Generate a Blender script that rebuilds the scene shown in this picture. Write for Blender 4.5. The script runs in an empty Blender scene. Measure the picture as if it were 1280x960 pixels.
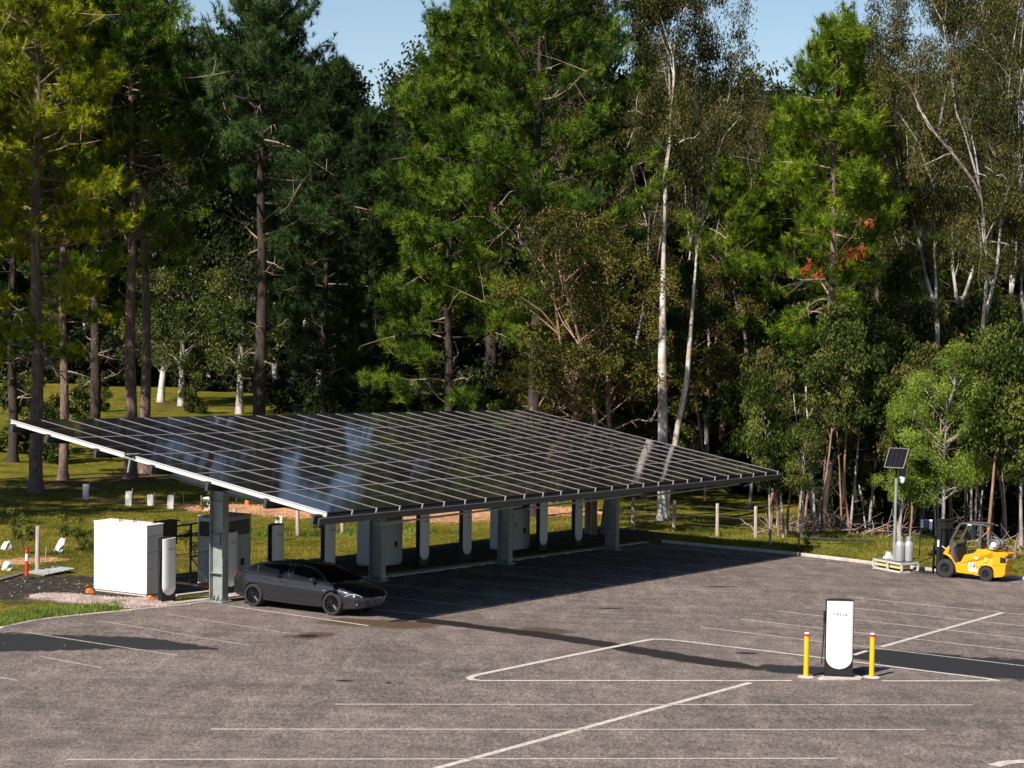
import bpy, math, random
import numpy as np
from mathutils import Vector, Matrix
PI = math.pi
scene = bpy.context.scene
COL = scene.collection
CZ = 10.3                                   # camera height above the world origin
# ------------------------------------------------------------------ camera
RIGHT = Vector((0.99990252, 0.00073072, 0.0139430))
DOWN = Vector((0.01396218, -0.05233085, -0.99853219))
FWD = Vector((0.0, 0.99862954, -0.05233596))
F_PX = 2600.0                               # focal length in pixels of the 1280 px wide photograph
cam_d = bpy.data.cameras.new("camera")
cam = bpy.data.objects.new("camera", cam_d); COL.objects.link(cam)
m = Matrix.Identity(4)
for r in range(3):
    m[r][0] = RIGHT[r]; m[r][1] = -DOWN[r]; m[r][2] = -FWD[r]
m[0][3] = 0; m[1][3] = 0; m[2][3] = CZ
cam.matrix_world = m
cam_d.sensor_width = 36.0; cam_d.lens = 36.0 * F_PX / 1280.0
cam_d.clip_start = 0.5; cam_d.clip_end = 3000
scene.camera = cam
# ------------------------------------------------------------------ sky, sun, exposure
SUN_TO = Vector((-0.64, -0.95, 1.02)).normalized()
SUN_EL = math.asin(SUN_TO.z); SUN_AZ = math.atan2(SUN_TO.x, SUN_TO.y)
world = bpy.data.worlds.new("World"); scene.world = world; world.use_nodes = True
wn = world.node_tree.nodes; wl = world.node_tree.links
bg = wn.get("Background") or wn.new("ShaderNodeBackground")
sky = wn.new("ShaderNodeTexSky"); sky.sky_type = 'NISHITA'; sky.sun_disc = False
sky.sun_elevation = SUN_EL; sky.sun_rotation = SUN_AZ
sky.air_density = 0.85; sky.dust_density = 0.0; sky.ozone_density = 1.0
wl.new(sky.outputs[0], bg.inputs[0]); bg.inputs[1].default_value = 0.068
wo = wn.get("World Output"); wl.new(bg.outputs[0], wo.inputs[0])
sun_d = bpy.data.lights.new("sun", 'SUN'); sun_d.energy = 5.0; sun_d.angle = math.radians(0.5)
sun_d.color = (1.0, 0.93, 0.84)
sun = bpy.data.objects.new("sun", sun_d); COL.objects.link(sun)
sun.rotation_euler = SUN_TO.to_track_quat('Z', 'Y').to_euler(); sun.location = (-30, -30, 60)
scene.view_settings.view_transform = 'Standard'; scene.view_settings.look = 'None'
scene.view_settings.exposure = 0.62; scene.view_settings.gamma = 1.0
scene.render.engine = 'CYCLES'
cy = scene.cycles
cy.max_bounces = 5; cy.diffuse_bounces = 1; cy.glossy_bounces = 3; cy.transmission_bounces = 3; cy.transparent_max_bounces = 6

# ------------------------------------------------------------------ helpers
def tag(o, label=None, cat=None, group=None, kind=None):
    if label: o['label'] = label
    if cat: o['category'] = cat
    if group: o['group'] = group
    if kind: o['kind'] = kind
    return o

class NT:
    """small node-tree builder"""
    def __init__(s, name):
        s.m = bpy.data.materials.new(name); s.m.use_nodes = True
        s.n = s.m.node_tree.nodes; s.l = s.m.node_tree.links
        s.b = s.n["Principled BSDF"]; s.o = s.n["Material Output"]
    def new(s, t, **kw):
        n = s.n.new(t)
        for k, v in kw.items(): setattr(n, k, v)
        return n
    def coord(s, which='Object'):
        if not hasattr(s, '_tc'): s._tc = s.new("ShaderNodeTexCoord")
        return s._tc.outputs[which]
    def geo(s):
        if not hasattr(s, '_g'): s._g = s.new("ShaderNodeNewGeometry")
        return s._g.outputs['Position']
    def noise(s, scale, detail=4, rough=.6, vec=None, dist=0, stretch=None):
        n = s.new("ShaderNodeTexNoise"); n.inputs['Scale'].default_value = scale
        n.inputs['Detail'].default_value = detail; n.inputs['Roughness'].default_value = rough
        n.inputs['Distortion'].default_value = dist
        v = vec or s.coord()
        if stretch:
            mp = s.new("ShaderNodeMapping"); mp.inputs['Scale'].default_value = stretch[:3]
            if len(stretch) > 3: mp.inputs['Rotation'].default_value = (0, 0, stretch[3])
            s.l.new(v, mp.inputs[0]); v = mp.outputs[0]
        s.l.new(v, n.inputs['Vector'])
        return n.outputs['Fac']
    def ramp(s, fac, stops, interp='LINEAR'):
        r = s.new("ShaderNodeValToRGB"); e = r.color_ramp.elements
        r.color_ramp.interpolation = interp
        while len(e) > 1: e.remove(e[-1])
        e[0].position = stops[0][0]; e[0].color = c4(stops[0][1])
        for p, c in stops[1:]:
            x = e.new(p); x.color = c4(c)
        s.l.new(fac, r.inputs[0]); return r.outputs[0]
    def mix(s, fac, a, b, mode='MIX'):
        n = s.new("ShaderNodeMix", data_type='RGBA', blend_type=mode)
        for i, v in ((0, fac), (6, a), (7, b)):
            if hasattr(v, 'is_linked') or hasattr(v, 'links'): s.l.new(v, n.inputs[i])
            elif i == 0: n.inputs[0].default_value = v
            else: n.inputs[i].default_value = c4(v)
        return n.outputs[2]
    def math(s, op, a, b=0.0, clamp=False):
        n = s.new("ShaderNodeMath", operation=op, use_clamp=clamp)
        for i, v in ((0, a), (1, b)):
            if hasattr(v, 'links'): s.l.new(v, n.inputs[i])
            else: n.inputs[i].default_value = v
        return n.outputs[0]
    def bump(s, h, strength, dist=.02):
        n = s.new("ShaderNodeBump"); n.inputs['Strength'].default_value = strength
        n.inputs['Distance'].default_value = dist
        s.l.new(h, n.inputs['Height']); s.l.new(n.outputs[0], s.b.inputs['Normal'])
    def attr(s, name):
        n = s.new("ShaderNodeAttribute"); n.attribute_name = name; return n.outputs['Fac']
    def set(s, **kw):
        for k, v in kw.items():
            i = s.b.inputs[k.replace('_', ' ')]
            if hasattr(v, 'links'): s.l.new(v, i)
            elif isinstance(v, tuple): i.default_value = c4(v)
            else: i.default_value = v
        return s
def c4(c):
    if isinstance(c, (int, float)): return (c, c, c, 1)
    return (c[0], c[1], c[2], 1)

def simple(name, col, rough=.5, metal=0, var=.12, scale=6, bump=0, spec=.5, coat=0):
    t = NT(name)
    n = t.noise(scale, 5)
    lo = tuple(max(0, x * (1 - var)) for x in col); hi = tuple(min(1, x * (1 + var)) for x in col)
    t.set(Base_Color=t.ramp(n, [(.3, lo), (.7, hi)]), Roughness=rough, Metallic=metal)
    t.b.inputs['Specular IOR Level'].default_value = spec
    if coat: t.b.inputs['Coat Weight'].default_value = coat; t.b.inputs['Coat Roughness'].default_value = .05
    if bump: t.bump(t.noise(scale * 4, 4), bump, .01)
    return t.m

def cut_mesh(name, v, f, mats, mi=None, smooth=None):
    me = bpy.data.meshes.new(name)
    me.from_pydata([tuple(x) for x in v], [], f)
    for m_ in (mats if isinstance(mats, (list, tuple)) else [mats]): me.materials.append(m_)
    if mi: me.polygons.foreach_set('material_index', mi)
    if smooth is not None:
        me.polygons.foreach_set('use_smooth', [True] * len(f))
        try: me.set_sharp_from_angle(angle=math.radians(smooth))
        except Exception: pass
    me.update(); return me

class MB:
    """collects shapes; build() links them as ONE mesh object"""
    def __init__(s): s.v = []; s.f = []; s.mi = []; s.cur = 0
    def add(s, vs, fs):
        b = len(s.v); s.v += [Vector(x) for x in vs]
        for f in fs: s.f.append([b + i for i in f]); s.mi.append(s.cur)
    def box(s, c, d, rz=0, R=None, bev=0):
        hx, hy, hz = d[0] / 2, d[1] / 2, d[2] / 2
        R = R or Matrix.Rotation(rz, 3, 'Z'); c = Vector(c)
        if bev <= 0:
            vs = [R @ Vector((x, y, z)) + c for x in (-hx, hx) for y in (-hy, hy) for z in (-hz, hz)]
            s.add(vs, [(0, 1, 3, 2), (4, 6, 7, 5), (0, 4, 5, 1), (2, 3, 7, 6), (0, 2, 6, 4), (1, 5, 7, 3)])
        else:
            b = min(bev, hx * .9, hy * .9, hz * .9)
            pr = [(-hx + b, -hy), (hx - b, -hy), (hx, -hy + b), (hx, hy - b), (hx - b, hy), (-hx + b, hy), (-hx, hy - b), (-hx, -hy + b)]
            sc = lambda p, k: (p[0] - math.copysign(k, p[0]), p[1] - math.copysign(k, p[1]))
            vs = []
            for z, k in ((-hz, b), (-hz + b, 0), (hz - b, 0), (hz, b)):
                for p in pr:
                    q = sc(p, k) if k else p
                    vs.append(R @ Vector((q[0], q[1], z)) + c)
            fs = [tuple(range(7, -1, -1)), tuple(range(24, 32))]
            for l in range(3):
                for i in range(8):
                    j = (i + 1) % 8; fs.append((l * 8 + i, l * 8 + j, l * 8 + 8 + j, l * 8 + 8 + i))
            s.add(vs, fs)
        return s
    def ring(s, path, rads, n=8, cap=True, flat=1.0):
        path = [Vector(p) for p in path]; vs = []; fs = []
        if isinstance(rads, (int, float)): rads = [rads] * len(path)
        up = None
        for i, p in enumerate(path):
            t = (path[min(i + 1, len(path) - 1)] - path[max(i - 1, 0)])
            if t.length < 1e-9: t = Vector((0, 0, 1))
            t.normalize()
            if up is None: up = Vector((0, 0, 1)) if abs(t.z) < .9 else Vector((1, 0, 0))
            a = t.cross(up);
            if a.length < 1e-4: a = t.cross(Vector((0, 1, 0)))
            a.normalize(); b = t.cross(a).normalized(); up = -b if (-b).dot(up) > 0 else b
            for k in range(n):
                an = 2 * PI * k / n
                vs.append(p + (a * math.cos(an) + b * math.sin(an) * flat) * rads[i])
        for i in range(len(path) - 1):
            for k in range(n):
                k2 = (k + 1) % n
                fs.append((i * n + k, i * n + k2, i * n + n + k2, i * n + n + k))
        if cap:
            fs.append(tuple(range(n - 1, -1, -1))); e = (len(path) - 1) * n; fs.append(tuple(range(e, e + n)))
        s.add(vs, fs); return s
    def lathe(s, prof, n=20, c=(0, 0, 0), axis='Z', R=None, cap=True):
        """prof: (radius, height) list"""
        vs = []; fs = []; c = Vector(c)
        for r, h in prof:
            for k in range(n):
                a = 2 * PI * k / n
                v = Vector((r * math.cos(a), r * math.sin(a), h))
                if axis == 'Y': v = Vector((v.x, v.z, v.y))
                if axis == 'X': v = Vector((v.z, v.x, v.y))
                if R: v = R @ v
                vs.append(v + c)
        for i in range(len(prof) - 1):
            for k in range(n):
                k2 = (k + 1) % n; fs.append((i * n + k, i * n + k2, i * n + n + k2, i * n + n + k))
        if cap: fs.append(tuple(range(n - 1, -1, -1))); e = (len(prof) - 1) * n; fs.append(tuple(range(e, e + n)))
        s.add(vs, fs); return s
    def prism(s, poly, y0, y1, plane='XZ', T=None):
        """extrude polygon poly (2-D) from y0 to y1"""
        n = len(poly); vs = []
        for y in (y0, y1):
            for a, b in poly:
                v = Vector((a, y, b)) if plane == 'XZ' else (Vector((y, a, b)) if plane == 'YZ' else Vector((a, b, y)))
                vs.append(T @ v if T else v)
        fs = [tuple(range(n - 1, -1, -1)), tuple(range(n, 2 * n))]
        for i in range(n):
            j = (i + 1) % n; fs.append((i, j, n + j, n + i))
        s.add(vs, fs); return s
    def build(s, name, mats, parent=None, smooth=None, loc=None, rz=0, kind=None, T=None):
        off = Vector(parent.location) if (parent is not None and T == 'world') else Vector((0, 0, 0))
        me = cut_mesh(name, [v - off for v in s.v], s.f, mats, s.mi, smooth)
        o = bpy.data.objects.new(name, me); COL.objects.link(o)
        if parent is not None: o.parent = parent
        if loc is not None: o.location = loc
        if rz: o.rotation_euler = (0, 0, rz)
        if kind: o['kind'] = kind
        return o

def fix_normals(me):
    import bmesh
    b = bmesh.new(); b.from_mesh(me); bmesh.ops.recalc_face_normals(b, faces=b.faces); b.to_mesh(me); b.free()

def empty(name, loc, rz=0, label=None, cat=None, group=None, R=None):
    o = bpy.data.objects.new(name, None); COL.objects.link(o)
    o.location = loc; o.rotation_euler = (0, 0, rz); o.empty_display_size = .3
    if R is not None: o.rotation_euler = R.to_euler()
    return tag(o, label, cat, group)
CH = {}
def kids(o): return [c for c in bpy.data.objects if c.parent == o]
def copy_tree(root, loc, rz=None, label=None, scale=None, group=None):
    if root not in CH: CH[root] = [(c, kids(c)) for c in kids(root)]
    r = root.copy(); COL.objects.link(r); r.location = loc
    if rz is not None: r.rotation_euler = (0, 0, rz)
    if scale is not None: r.scale = scale if isinstance(scale, tuple) else (scale,) * 3
    if label: r['label'] = label
    if group: r['group'] = group
    for ch, gs in CH[root]:
        c = ch.copy(); COL.objects.link(c); c.parent = r
        for g in gs:
            d = g.copy(); COL.objects.link(d); d.parent = c
    return r

# ------------------------------------------------------------------ the lie of the land
def plane(x, y): return CZ - 7.92619 - .0224907 * x - .0394887 * y
# carport frame: FL = front left upper corner of the module field, U along the roof, V up its slope
FL = Vector((-5.16108, 58.21828, CZ - 6.7436))
U = Vector((0.50558168, 0.8619403, -0.03802736)).normalized()
V = Vector((-0.84732898, 0.50434938, 0.16632887)).normalized()
N = U.cross(V).normalized()
AU = math.atan2(U.y, U.x)                    # heading of U in plan
MA, MBB = 1.2319, 2.425                      # module pitch along U and V
def L2(i, j): return (FL.x + i * U.x + j * V.x, FL.y + i * U.y + j * V.y)
def LG(i, j, dz=0):
    x, y = L2(i, j); return Vector((x, y, plane(x, y) + dz))
def roofpt(i, j, n=0): return FL + U * i + V * j + N * n

def ray(px, py):
    d = RIGHT * ((px - 640) / F_PX) + DOWN * ((py - 480) / F_PX) + FWD
    return d
def on_plane(px, py):
    d = ray(px, py); o = Vector((0, 0, CZ))
    # z = a + b x + c y
    a, b, c = CZ - 7.92619, -.0224907, -.0394887
    t = (a - o.z) / (d.z - b * d.x - c * d.y)
    p = o + d * t; return Vector((p.x, p.y, plane(p.x, p.y)))

# asphalt outline: pixels of its edge, turned into points of the car park plane
EDGE = [on_plane(*p) for p in ((-700, 862), (-300, 812), (-120, 795), (0, 785), (50, 774.5), (100, 769), (161, 763), (235, 755.5), (284, 747.5))]
EDGE += [LG(34.35, 6.5)]
KERB = [LG(34.35, 6.5), on_plane(988, 693), on_plane(1060, 701.5), on_plane(1092, 705.6), on_plane(1168, 714), on_plane(1265, 723), on_plane(1400, 738), on_plane(1700, 772)]
ASPH = [Vector((-26, 12, 0))] + EDGE + KERB[1:] + [Vector((45, 12, 0))]
for p in ASPH: p.z = plane(p.x, p.y)
_A = np.array([(p.x, p.y) for p in ASPH])
def sdist(X, Y):
    """signed distance to the asphalt outline (positive outside), numpy"""
    X = np.asarray(X, float); Y = np.asarray(Y, float)
    inside = np.zeros(X.shape, bool); dm = np.full(X.shape, 1e9)
    n = len(_A)
    for k in range(n):
        x1, y1 = _A[k]; x2, y2 = _A[(k + 1) % n]
        c = ((y1 > Y) != (y2 > Y)); xi = (x2 - x1) * (Y - y1) / ((y2 - y1) if y2 != y1 else 1e-9) + x1
        inside ^= (c & (X < xi))
        dx, dy = x2 - x1, y2 - y1; t = np.clip(((X - x1) * dx + (Y - y1) * dy) / (dx * dx + dy * dy + 1e-12), 0, 1)
        dm = np.minimum(dm, np.hypot(X - x1 - t * dx, Y - y1 - t * dy))
    return np.where(inside, -dm, dm)
def smooth01(t): t = np.clip(t, 0, 1); return t * t * (3 - 2 * t)
def vnoise(X, Y, sc, seed=0):
    """cheap value noise, numpy"""
    x = np.asarray(X, float) / sc + 100 + seed * 7.3; y = np.asarray(Y, float) / sc + 100 + seed * 3.1
    xi = np.floor(x).astype(int); yi = np.floor(y).astype(int); fx = smooth01(x - xi); fy = smooth01(y - yi)
    def h(a, b):
        v = np.sin(a * 127.1 + b * 311.7 + seed * 74.7) * 43758.5453; return v - np.floor(v)
    return (h(xi, yi) * (1 - fx) + h(xi + 1, yi) * fx) * (1 - fy) + (h(xi, yi + 1) * (1 - fx) + h(xi + 1, yi + 1) * fx) * fy
def terr(X, Y):
    X = np.asarray(X, float); Y = np.asarray(Y, float)
    base = CZ - 7.92619 - .0224907 * np.clip(X, -60, 60)
    t = np.clip((Y - 100) / 50, 0, 1)
    fall = -.0394887 * np.minimum(Y, 100) - .0394887 * 50 * (t - t * t / 2)
    far = np.maximum(Y - 330, 0) * .012
    z = base + fall + far
    d = sdist(X, Y)
    rough = (vnoise(X, Y, 9, 1) - .5) * .35 + (vnoise(X, Y, 3, 2) - .5) * .10
    z = z + smooth01((d - 2) / 12) * rough
    z = z + np.where(d > 0, .02 + .10 * smooth01(d / 1.5), -.12)
    # the verge to the right rises a little behind the kerb
    rr = smooth01((X - 9) / 5) * smooth01((d - .3) / 4) * smooth01((100 - Y) / 10) * .35
    return z + rr
def tz(x, y): return float(terr(np.array([x]), np.array([y]))[0])
def at(px, py, lo=36, hi=400):
    """the point of the ground seen at a pixel of the photograph"""
    d = ray(px, py); o = Vector((0, 0, CZ)); t = np.linspace(lo, hi, 1500)
    X = d.x * t; Y = d.y * t; Z = CZ + d.z * t; g = terr(X, Y)
    k = np.argmax(Z < g)
    if Z[k] >= g[k]: k = len(t) - 1
    return Vector((X[k], Y[k], g[k]))
def col_at(px, dist):
    """ground point at a given distance, in the direction of a pixel column"""
    x = (px - 640) / F_PX * dist; return Vector((x, dist, tz(x, dist)))

# ------------------------------------------------------------------ materials
def m_asphalt():
    t = NT("asphalt"); p = t.geo()
    big = t.noise(.16, 5, .6, p, .6); mid = t.noise(1.1, 6, .65, p, .4); fine = t.noise(1, 5, .75, p, .2, (15, 4.5, 1)); grit = t.noise(1, 3, .7, p, 0, (52, 9, 1)); mot = t.noise(1, 6, .7, p, .5, (1.5, .5, 1))
    streak = t.noise(1.0, 6, .6, p, .3, (.22, 1.5, 1, -AU + PI / 2))
    c = t.ramp(big, [(.34, (.095, .078, .072)), (.5, (.160, .130, .119)), (.66, (.24, .195, .176))])
    c = t.mix(t.math('MULTIPLY', mid, .7), c, t.ramp(mid, [(.3, (.090, .074, .068)), (.7, (.265, .222, .198))]))
    c = t.mix(.45, c, t.ramp(mot, [(.34, (.068, .054, .049)), (.5, (.155, .124, .112)), (.66, (.32, .265, .235))]))
    c = t.mix(.26, c, t.ramp(streak, [(.32, (.085, .071, .065)), (.5, (.16, .133, .120)), (.68, (.30, .255, .225))]))
    c = t.mix(.8, c, t.ramp(fine, [(.34, (.22, .22, .22)), (.5, (.5, .5, .5)), (.66, (.78, .77, .75))]), 'OVERLAY')
    c = t.mix(.7, c, t.ramp(grit, [(.34, (.14, .14, .14)), (.5, (.5, .5, .5)), (.66, (.86, .85, .82))]), 'OVERLAY')
    # cracks
    vor = t.new("ShaderNodeTexVoronoi", feature='DISTANCE_TO_EDGE'); vor.inputs['Scale'].default_value = .22
    mp = t.new("ShaderNodeMix", data_type='VECTOR'); n3 = t.new("ShaderNodeTexNoise"); n3.inputs['Scale'].default_value = .9; n3.inputs['Detail'].default_value = 5
    t.l.new(p, n3.inputs['Vector'])
    va = t.new("ShaderNodeVectorMath", operation='SCALE'); va.inputs['Scale'].default_value = 2.2; t.l.new(n3.outputs['Color'], va.inputs[0])
    vb = t.new("ShaderNodeVectorMath", operation='ADD'); t.l.new(va.outputs[0], vb.inputs[0]); t.l.new(p, vb.inputs[1]); t.l.new(vb.outputs[0], vor.inputs['Vector'])
    crack = t.ramp(vor.outputs['Distance'], [(0, (.8, .8, .8)), (.006, (0, 0, 0))])
    gate = t.ramp(t.noise(.12, 3, .5, p), [(.5, (0, 0, 0)), (.62, (1, 1, 1))])
    c = t.mix(t.math('MULTIPLY', crack, gate), c, (.05, .045, .042))
    t.set(Base_Color=c, Roughness=t.ramp(mid, [(.3, .85), (.7, .97)]))
    t.b.inputs['Specular IOR Level'].default_value = .04
    t.bump(fine, .5, .012); return t.m

def m_ground():
    t = NT("lawn_and_soil"); p = t.geo()
    a = t.noise(.35, 6, .65, p, .5); b = t.noise(1, 6, .7, p, .3, (3.4, 1.5, 1)); f = t.noise(1, 4, .75, p, 0, (15, 3.6, 1))
    g = t.ramp(a, [(.28, (.060, .070, .007)), (.5, (.130, .124, .016)), (.72, (.26, .19, .034))])
    g = t.mix(.6, g, t.ramp(b, [(.3, (.038, .050, .006)), (.5, (.120, .118, .018)), (.72, (.33, .25, .055))]))
    g = t.mix(.9, g, t.ramp(f, [(.34, (.16, .18, .14)), (.5, (.46, .46, .46)), (.66, (.84, .80, .72))]), 'OVERLAY')
    g = t.mix(.75, g, t.ramp(t.noise(.22, 5, .65, p, .8), [(.36, (.22, .30, .22)), (.5, (.48, .48, .48)), (.64, (.66, .58, .52))]), 'OVERLAY')
    mul = t.ramp(b, [(.3, (.16, .065, .03)), (.45, (.42, .21, .10)), (.6, (.62, .37, .20)), (.75, (.30, .12, .05))])
    mul = t.mix(.9, mul, t.ramp(f, [(.36, (.08, .08, .08)), (.5, (.5, .5, .5)), (.7, (.9, .85, .8))]), 'OVERLAY')
    soil = t.ramp(t.noise(5, 7, .75, p), [(.3, (.018, .015, .013)), (.52, (.05, .042, .036)), (.68, (.14, .115, .095)), (.8, (.36, .31, .27))])
    gra = t.ramp(t.noise(17, 3, .8, p), [(.3, (.12, .085, .07)), (.5, (.30, .23, .20)), (.7, (.56, .46, .41))])
    litter = t.ramp(t.noise(9, 6, .75, p), [(.3, (.03, .022, .012)), (.55, (.11, .075, .035)), (.75, (.30, .20, .10))])
    brk = t.noise(1.6, 6, .7, p)
    def mask(nm, w=.30):
        s = t.math('ADD', t.attr(nm), t.math('MULTIPLY', t.math('SUBTRACT', brk, .5), 1.3))
        return t.ramp(s, [(.5 - w / 2, (0, 0, 0)), (.5 + w / 2, (1, 1, 1))])
    c = t.mix(mask('litter', .5), g, litter)
    c = t.mix(mask('mulch'), c, mul)
    c = t.mix(mask('soil'), c, soil)
    c = t.mix(mask('gravel'), c, gra)
    t.set(Base_Color=c, Roughness=.95); t.b.inputs['Specular IOR Level'].default_value = .03
    t.bump(t.math('ADD', f, b), .8, .05); return t.m

def m_paint(name, col, wear=.45, edge=.12):
    t = NT(name); p = t.geo()
    w = t.ramp(t.noise(7, 7, .8, p), [(wear - edge, (0, 0, 0)), (wear + edge, (1, 1, 1))])
    f = t.ramp(t.noise(60, 3, .7, p), [(.38, (0, 0, 0)), (.5, (1, 1, 1))])
    t.set(Base_Color=t.mix(t.math('MULTIPLY', w, f), (.17, .15, .14), col), Roughness=.85); return t.m

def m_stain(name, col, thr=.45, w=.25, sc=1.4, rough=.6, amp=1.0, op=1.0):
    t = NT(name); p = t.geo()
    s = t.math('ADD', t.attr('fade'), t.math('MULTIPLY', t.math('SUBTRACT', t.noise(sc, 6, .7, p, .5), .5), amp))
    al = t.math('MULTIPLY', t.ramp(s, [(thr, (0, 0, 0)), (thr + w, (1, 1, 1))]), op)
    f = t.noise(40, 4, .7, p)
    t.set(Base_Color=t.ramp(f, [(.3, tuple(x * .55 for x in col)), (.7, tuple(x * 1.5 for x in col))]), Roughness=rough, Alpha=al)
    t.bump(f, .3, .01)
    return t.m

def m_leaf(name, c0, c1, c2, trans=.22, rough=.5, scale=.8):
    """leaf colour varies per clump (attribute 'tone') and by a soft noise"""
    t = NT(name)
    a = t.attr('tone'); n = t.noise(scale, 2, .5, t.coord('Object'))
    s = t.math('ADD', t.math('MULTIPLY', a, .7), t.math('MULTIPLY', n, .3))
    c = t.ramp(s, [(.15, c0), (.5, c1), (.85, c2)])
    t.set(Base_Color=c, Roughness=rough); t.b.inputs['Specular IOR Level'].default_value = .08
    tr = t.new("ShaderNodeBsdfTranslucent"); t.l.new(t.mix(.5, c, (c2[0] * 1.2, c2[1] * 1.3, c2[2]), 'MIX'), tr.inputs['Color'])
    mx = t.new("ShaderNodeMixShader"); mx.inputs[0].default_value = trans
    t.l.new(t.b.outputs[0], mx.inputs[1]); t.l.new(tr.outputs[0], mx.inputs[2]); t.l.new(mx.outputs[0], t.o.inputs[0])
    return t.m

def m_bark(name, lo, mid, hi, sc=(9, 9, 1.6), bump=.7, patch=None):
    t = NT(name)
    n = t.noise(1.4, 7, .75, None, .6, sc); n2 = t.noise(.6, 4, .6, None, .3)
    c = t.ramp(n, [(.32, lo), (.5, mid), (.68, hi)])
    if patch: c = t.mix(t.ramp(n2, [(.45, (0, 0, 0)), (.6, (1, 1, 1))]), c, patch)
    t.set(Base_Color=c, Roughness=.9); t.b.inputs['Specular IOR Level'].default_value = .15
    t.bump(n, bump, .04); return t.m

M = {}
M['asphalt'] = m_asphalt(); M['ground'] = m_ground()
M['line'] = m_paint("line_paint", (.76, .67, .60), .41, .16)
M['line_old'] = m_paint("worn_line_paint", (.60, .52, .46), .47)
M['concrete'] = simple("concrete", (.50, .43, .38), .9, 0, .22, 5, .5)
M['kerb'] = simple("kerb_concrete", (.48, .42, .37), .9, 0, .3, 3, .5)
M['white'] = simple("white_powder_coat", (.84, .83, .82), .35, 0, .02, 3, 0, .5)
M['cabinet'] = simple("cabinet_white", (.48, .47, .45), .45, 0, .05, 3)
M['black'] = simple("black_plastic", (.012, .012, .013), .45, 0, .2, 8)
M['rubber'] = simple("rubber", (.022, .021, .020), .8, 0, .3, 12, .4)
M['galv'] = simple("galvanised_steel", (.30, .33, .31), .5, .25, .16, 3.5, .15)
M['purlin'] = simple("shade_dark_purlin_steel", (.055, .055, .055), .6, .2, .15, 4)  # galvanised steel coloured darker, for eave and purlin faces the sun barely reaches
M['steel_dark'] = simple("dark_grey_steel", (.20, .20, .195), .55, .3, .15, 4)  # even dark grey steel of bolts, slats, brake discs and deck planks
M['fascia'] = simple("white_fascia_steel", (.60, .57, .56), .4, .1, .06, 4)
M['seam_silver'] = simple('silver_panel_frame', (.34, .33, .33), .45, .4, .06, 6)
M['rail'] = simple("silver_rail", (.58, .51, .50), .38, .45, .06, 6)
M['midbar'] = simple("module_centre_strip", (.16, .14, .14), .45, .2, .08, 6)
M['seam'] = simple("module_frame_black", (.035, .033, .034), .4, .4, .08, 6)
M['yellow'] = simple("bollard_yellow", (.80, .46, .005), .45, 0, .06, 4)
M['red'] = simple("red_plastic", (.62, .02, .012), .45, 0, .08, 6)
M['orange'] = simple("orange_plastic", (.80, .17, .03), .5, 0, .1, 6)
M['cat_yellow'] = simple("machine_yellow", (.74, .33, .006), .32, 0, .04, 3, 0, .5, .3)
M['mast'] = simple("mast_black", (.016, .016, .017), .4, .3, .3, 9)
M['grey_plastic'] = simple("grey_plastic", (.075, .07, .075), .6, 0, .15, 9)
M['silver'] = simple("silver_paint", (.50, .50, .50), .38, .5, .1, 7)
M['chrome'] = simple("chrome", (.80, .80, .80), .12, 1, .02, 5)
M['wood_post'] = m_bark("weathered_post", (.20, .15, .13), (.42, .34, .30), (.62, .53, .47), (16, 16, 1.2), .4)
M['guard'] = simple("white_tree_guard", (.66, .62, .58), .7, 0, .18, 11)
M['plastic_bag'] = simple("pale_plastic_sleeve", (.70, .70, .66), .5, 0, .2, 14)
M['wire'] = simple("fence_wire", (.30, .28, .27), .5, .6, .1, 5)
M['amber'] = simple("amber_lens", (.85, .25, .01), .2, 0, .05, 5)
M['red_lens'] = simple("red_lens", (.45, .01, .01), .15, 0, .05, 5)
M['lens'] = simple("clear_lens", (.75, .77, .80), .08, .3, .05, 5)
M['mulch_chip'] = simple("bark_chip", (.42, .22, .11), .9, 0, .5, 1.2)
M['stone'] = simple("gravel_stone", (.36, .28, .25), .9, 0, .5, 1.5)
M['letter'] = simple("grey_lettering", (.10, .10, .105), .4, 0, .05, 5)
M['label_white'] = simple("white_label", (.82, .80, .78), .5, 0, .03, 5)
M['sign_blue'] = simple("sign_navy", (.035, .05, .10), .5, 0, .1, 5)
t = NT("solar_glass"); p = t.coord('Object')
cell = t.new("ShaderNodeTexBrick"); cell.offset = 0; cell.inputs['Scale'].default_value = 1
cell.inputs['Brick Width'].default_value = .19; cell.inputs['Row Height'].default_value = .095; cell.inputs['Mortar Size'].default_value = .0016
cell.inputs['Color1'].default_value = (.007, .0068, .009, 1); cell.inputs['Color2'].default_value = (.008, .0078, .0105, 1); cell.inputs['Mortar'].default_value = (.016, .0155, .018, 1)
t.l.new(p, cell.inputs['Vector'])
dust = t.noise(1.1, 5, .6, t.geo(), .4)
t.set(Base_Color=t.mix(t.math('MULTIPLY', dust, .025), cell.outputs['Color'], (.26, .20, .18)), Roughness=t.ramp(dust, [(.3, .03), (.7, .08)]))
t.b.inputs['Specular IOR Level'].default_value = .5; t.b.inputs['IOR'].default_value = 1.30
M['solar'] = t.m
t = NT("car_paint_grey"); fl = t.noise(300, 2, .5)
t.set(Base_Color=t.ramp(fl, [(.4, (.030, .030, .036)), (.6, (.044, .044, .052))]), Roughness=.33, Metallic=.65)
t.b.inputs['Coat Weight'].default_value = 1; t.b.inputs['Coat Roughness'].default_value = .04; M['carpaint'] = t.m
t = NT("dark_car_glass"); t.set(Base_Color=(.006, .007, .009), Roughness=.04); t.b.inputs['Specular IOR Level'].default_value = .6; M['carglass'] = t.m
M['bark_pine'] = m_bark("pine_bark", (.05, .03, .025), (.17, .11, .09), (.34, .24, .20))
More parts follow.
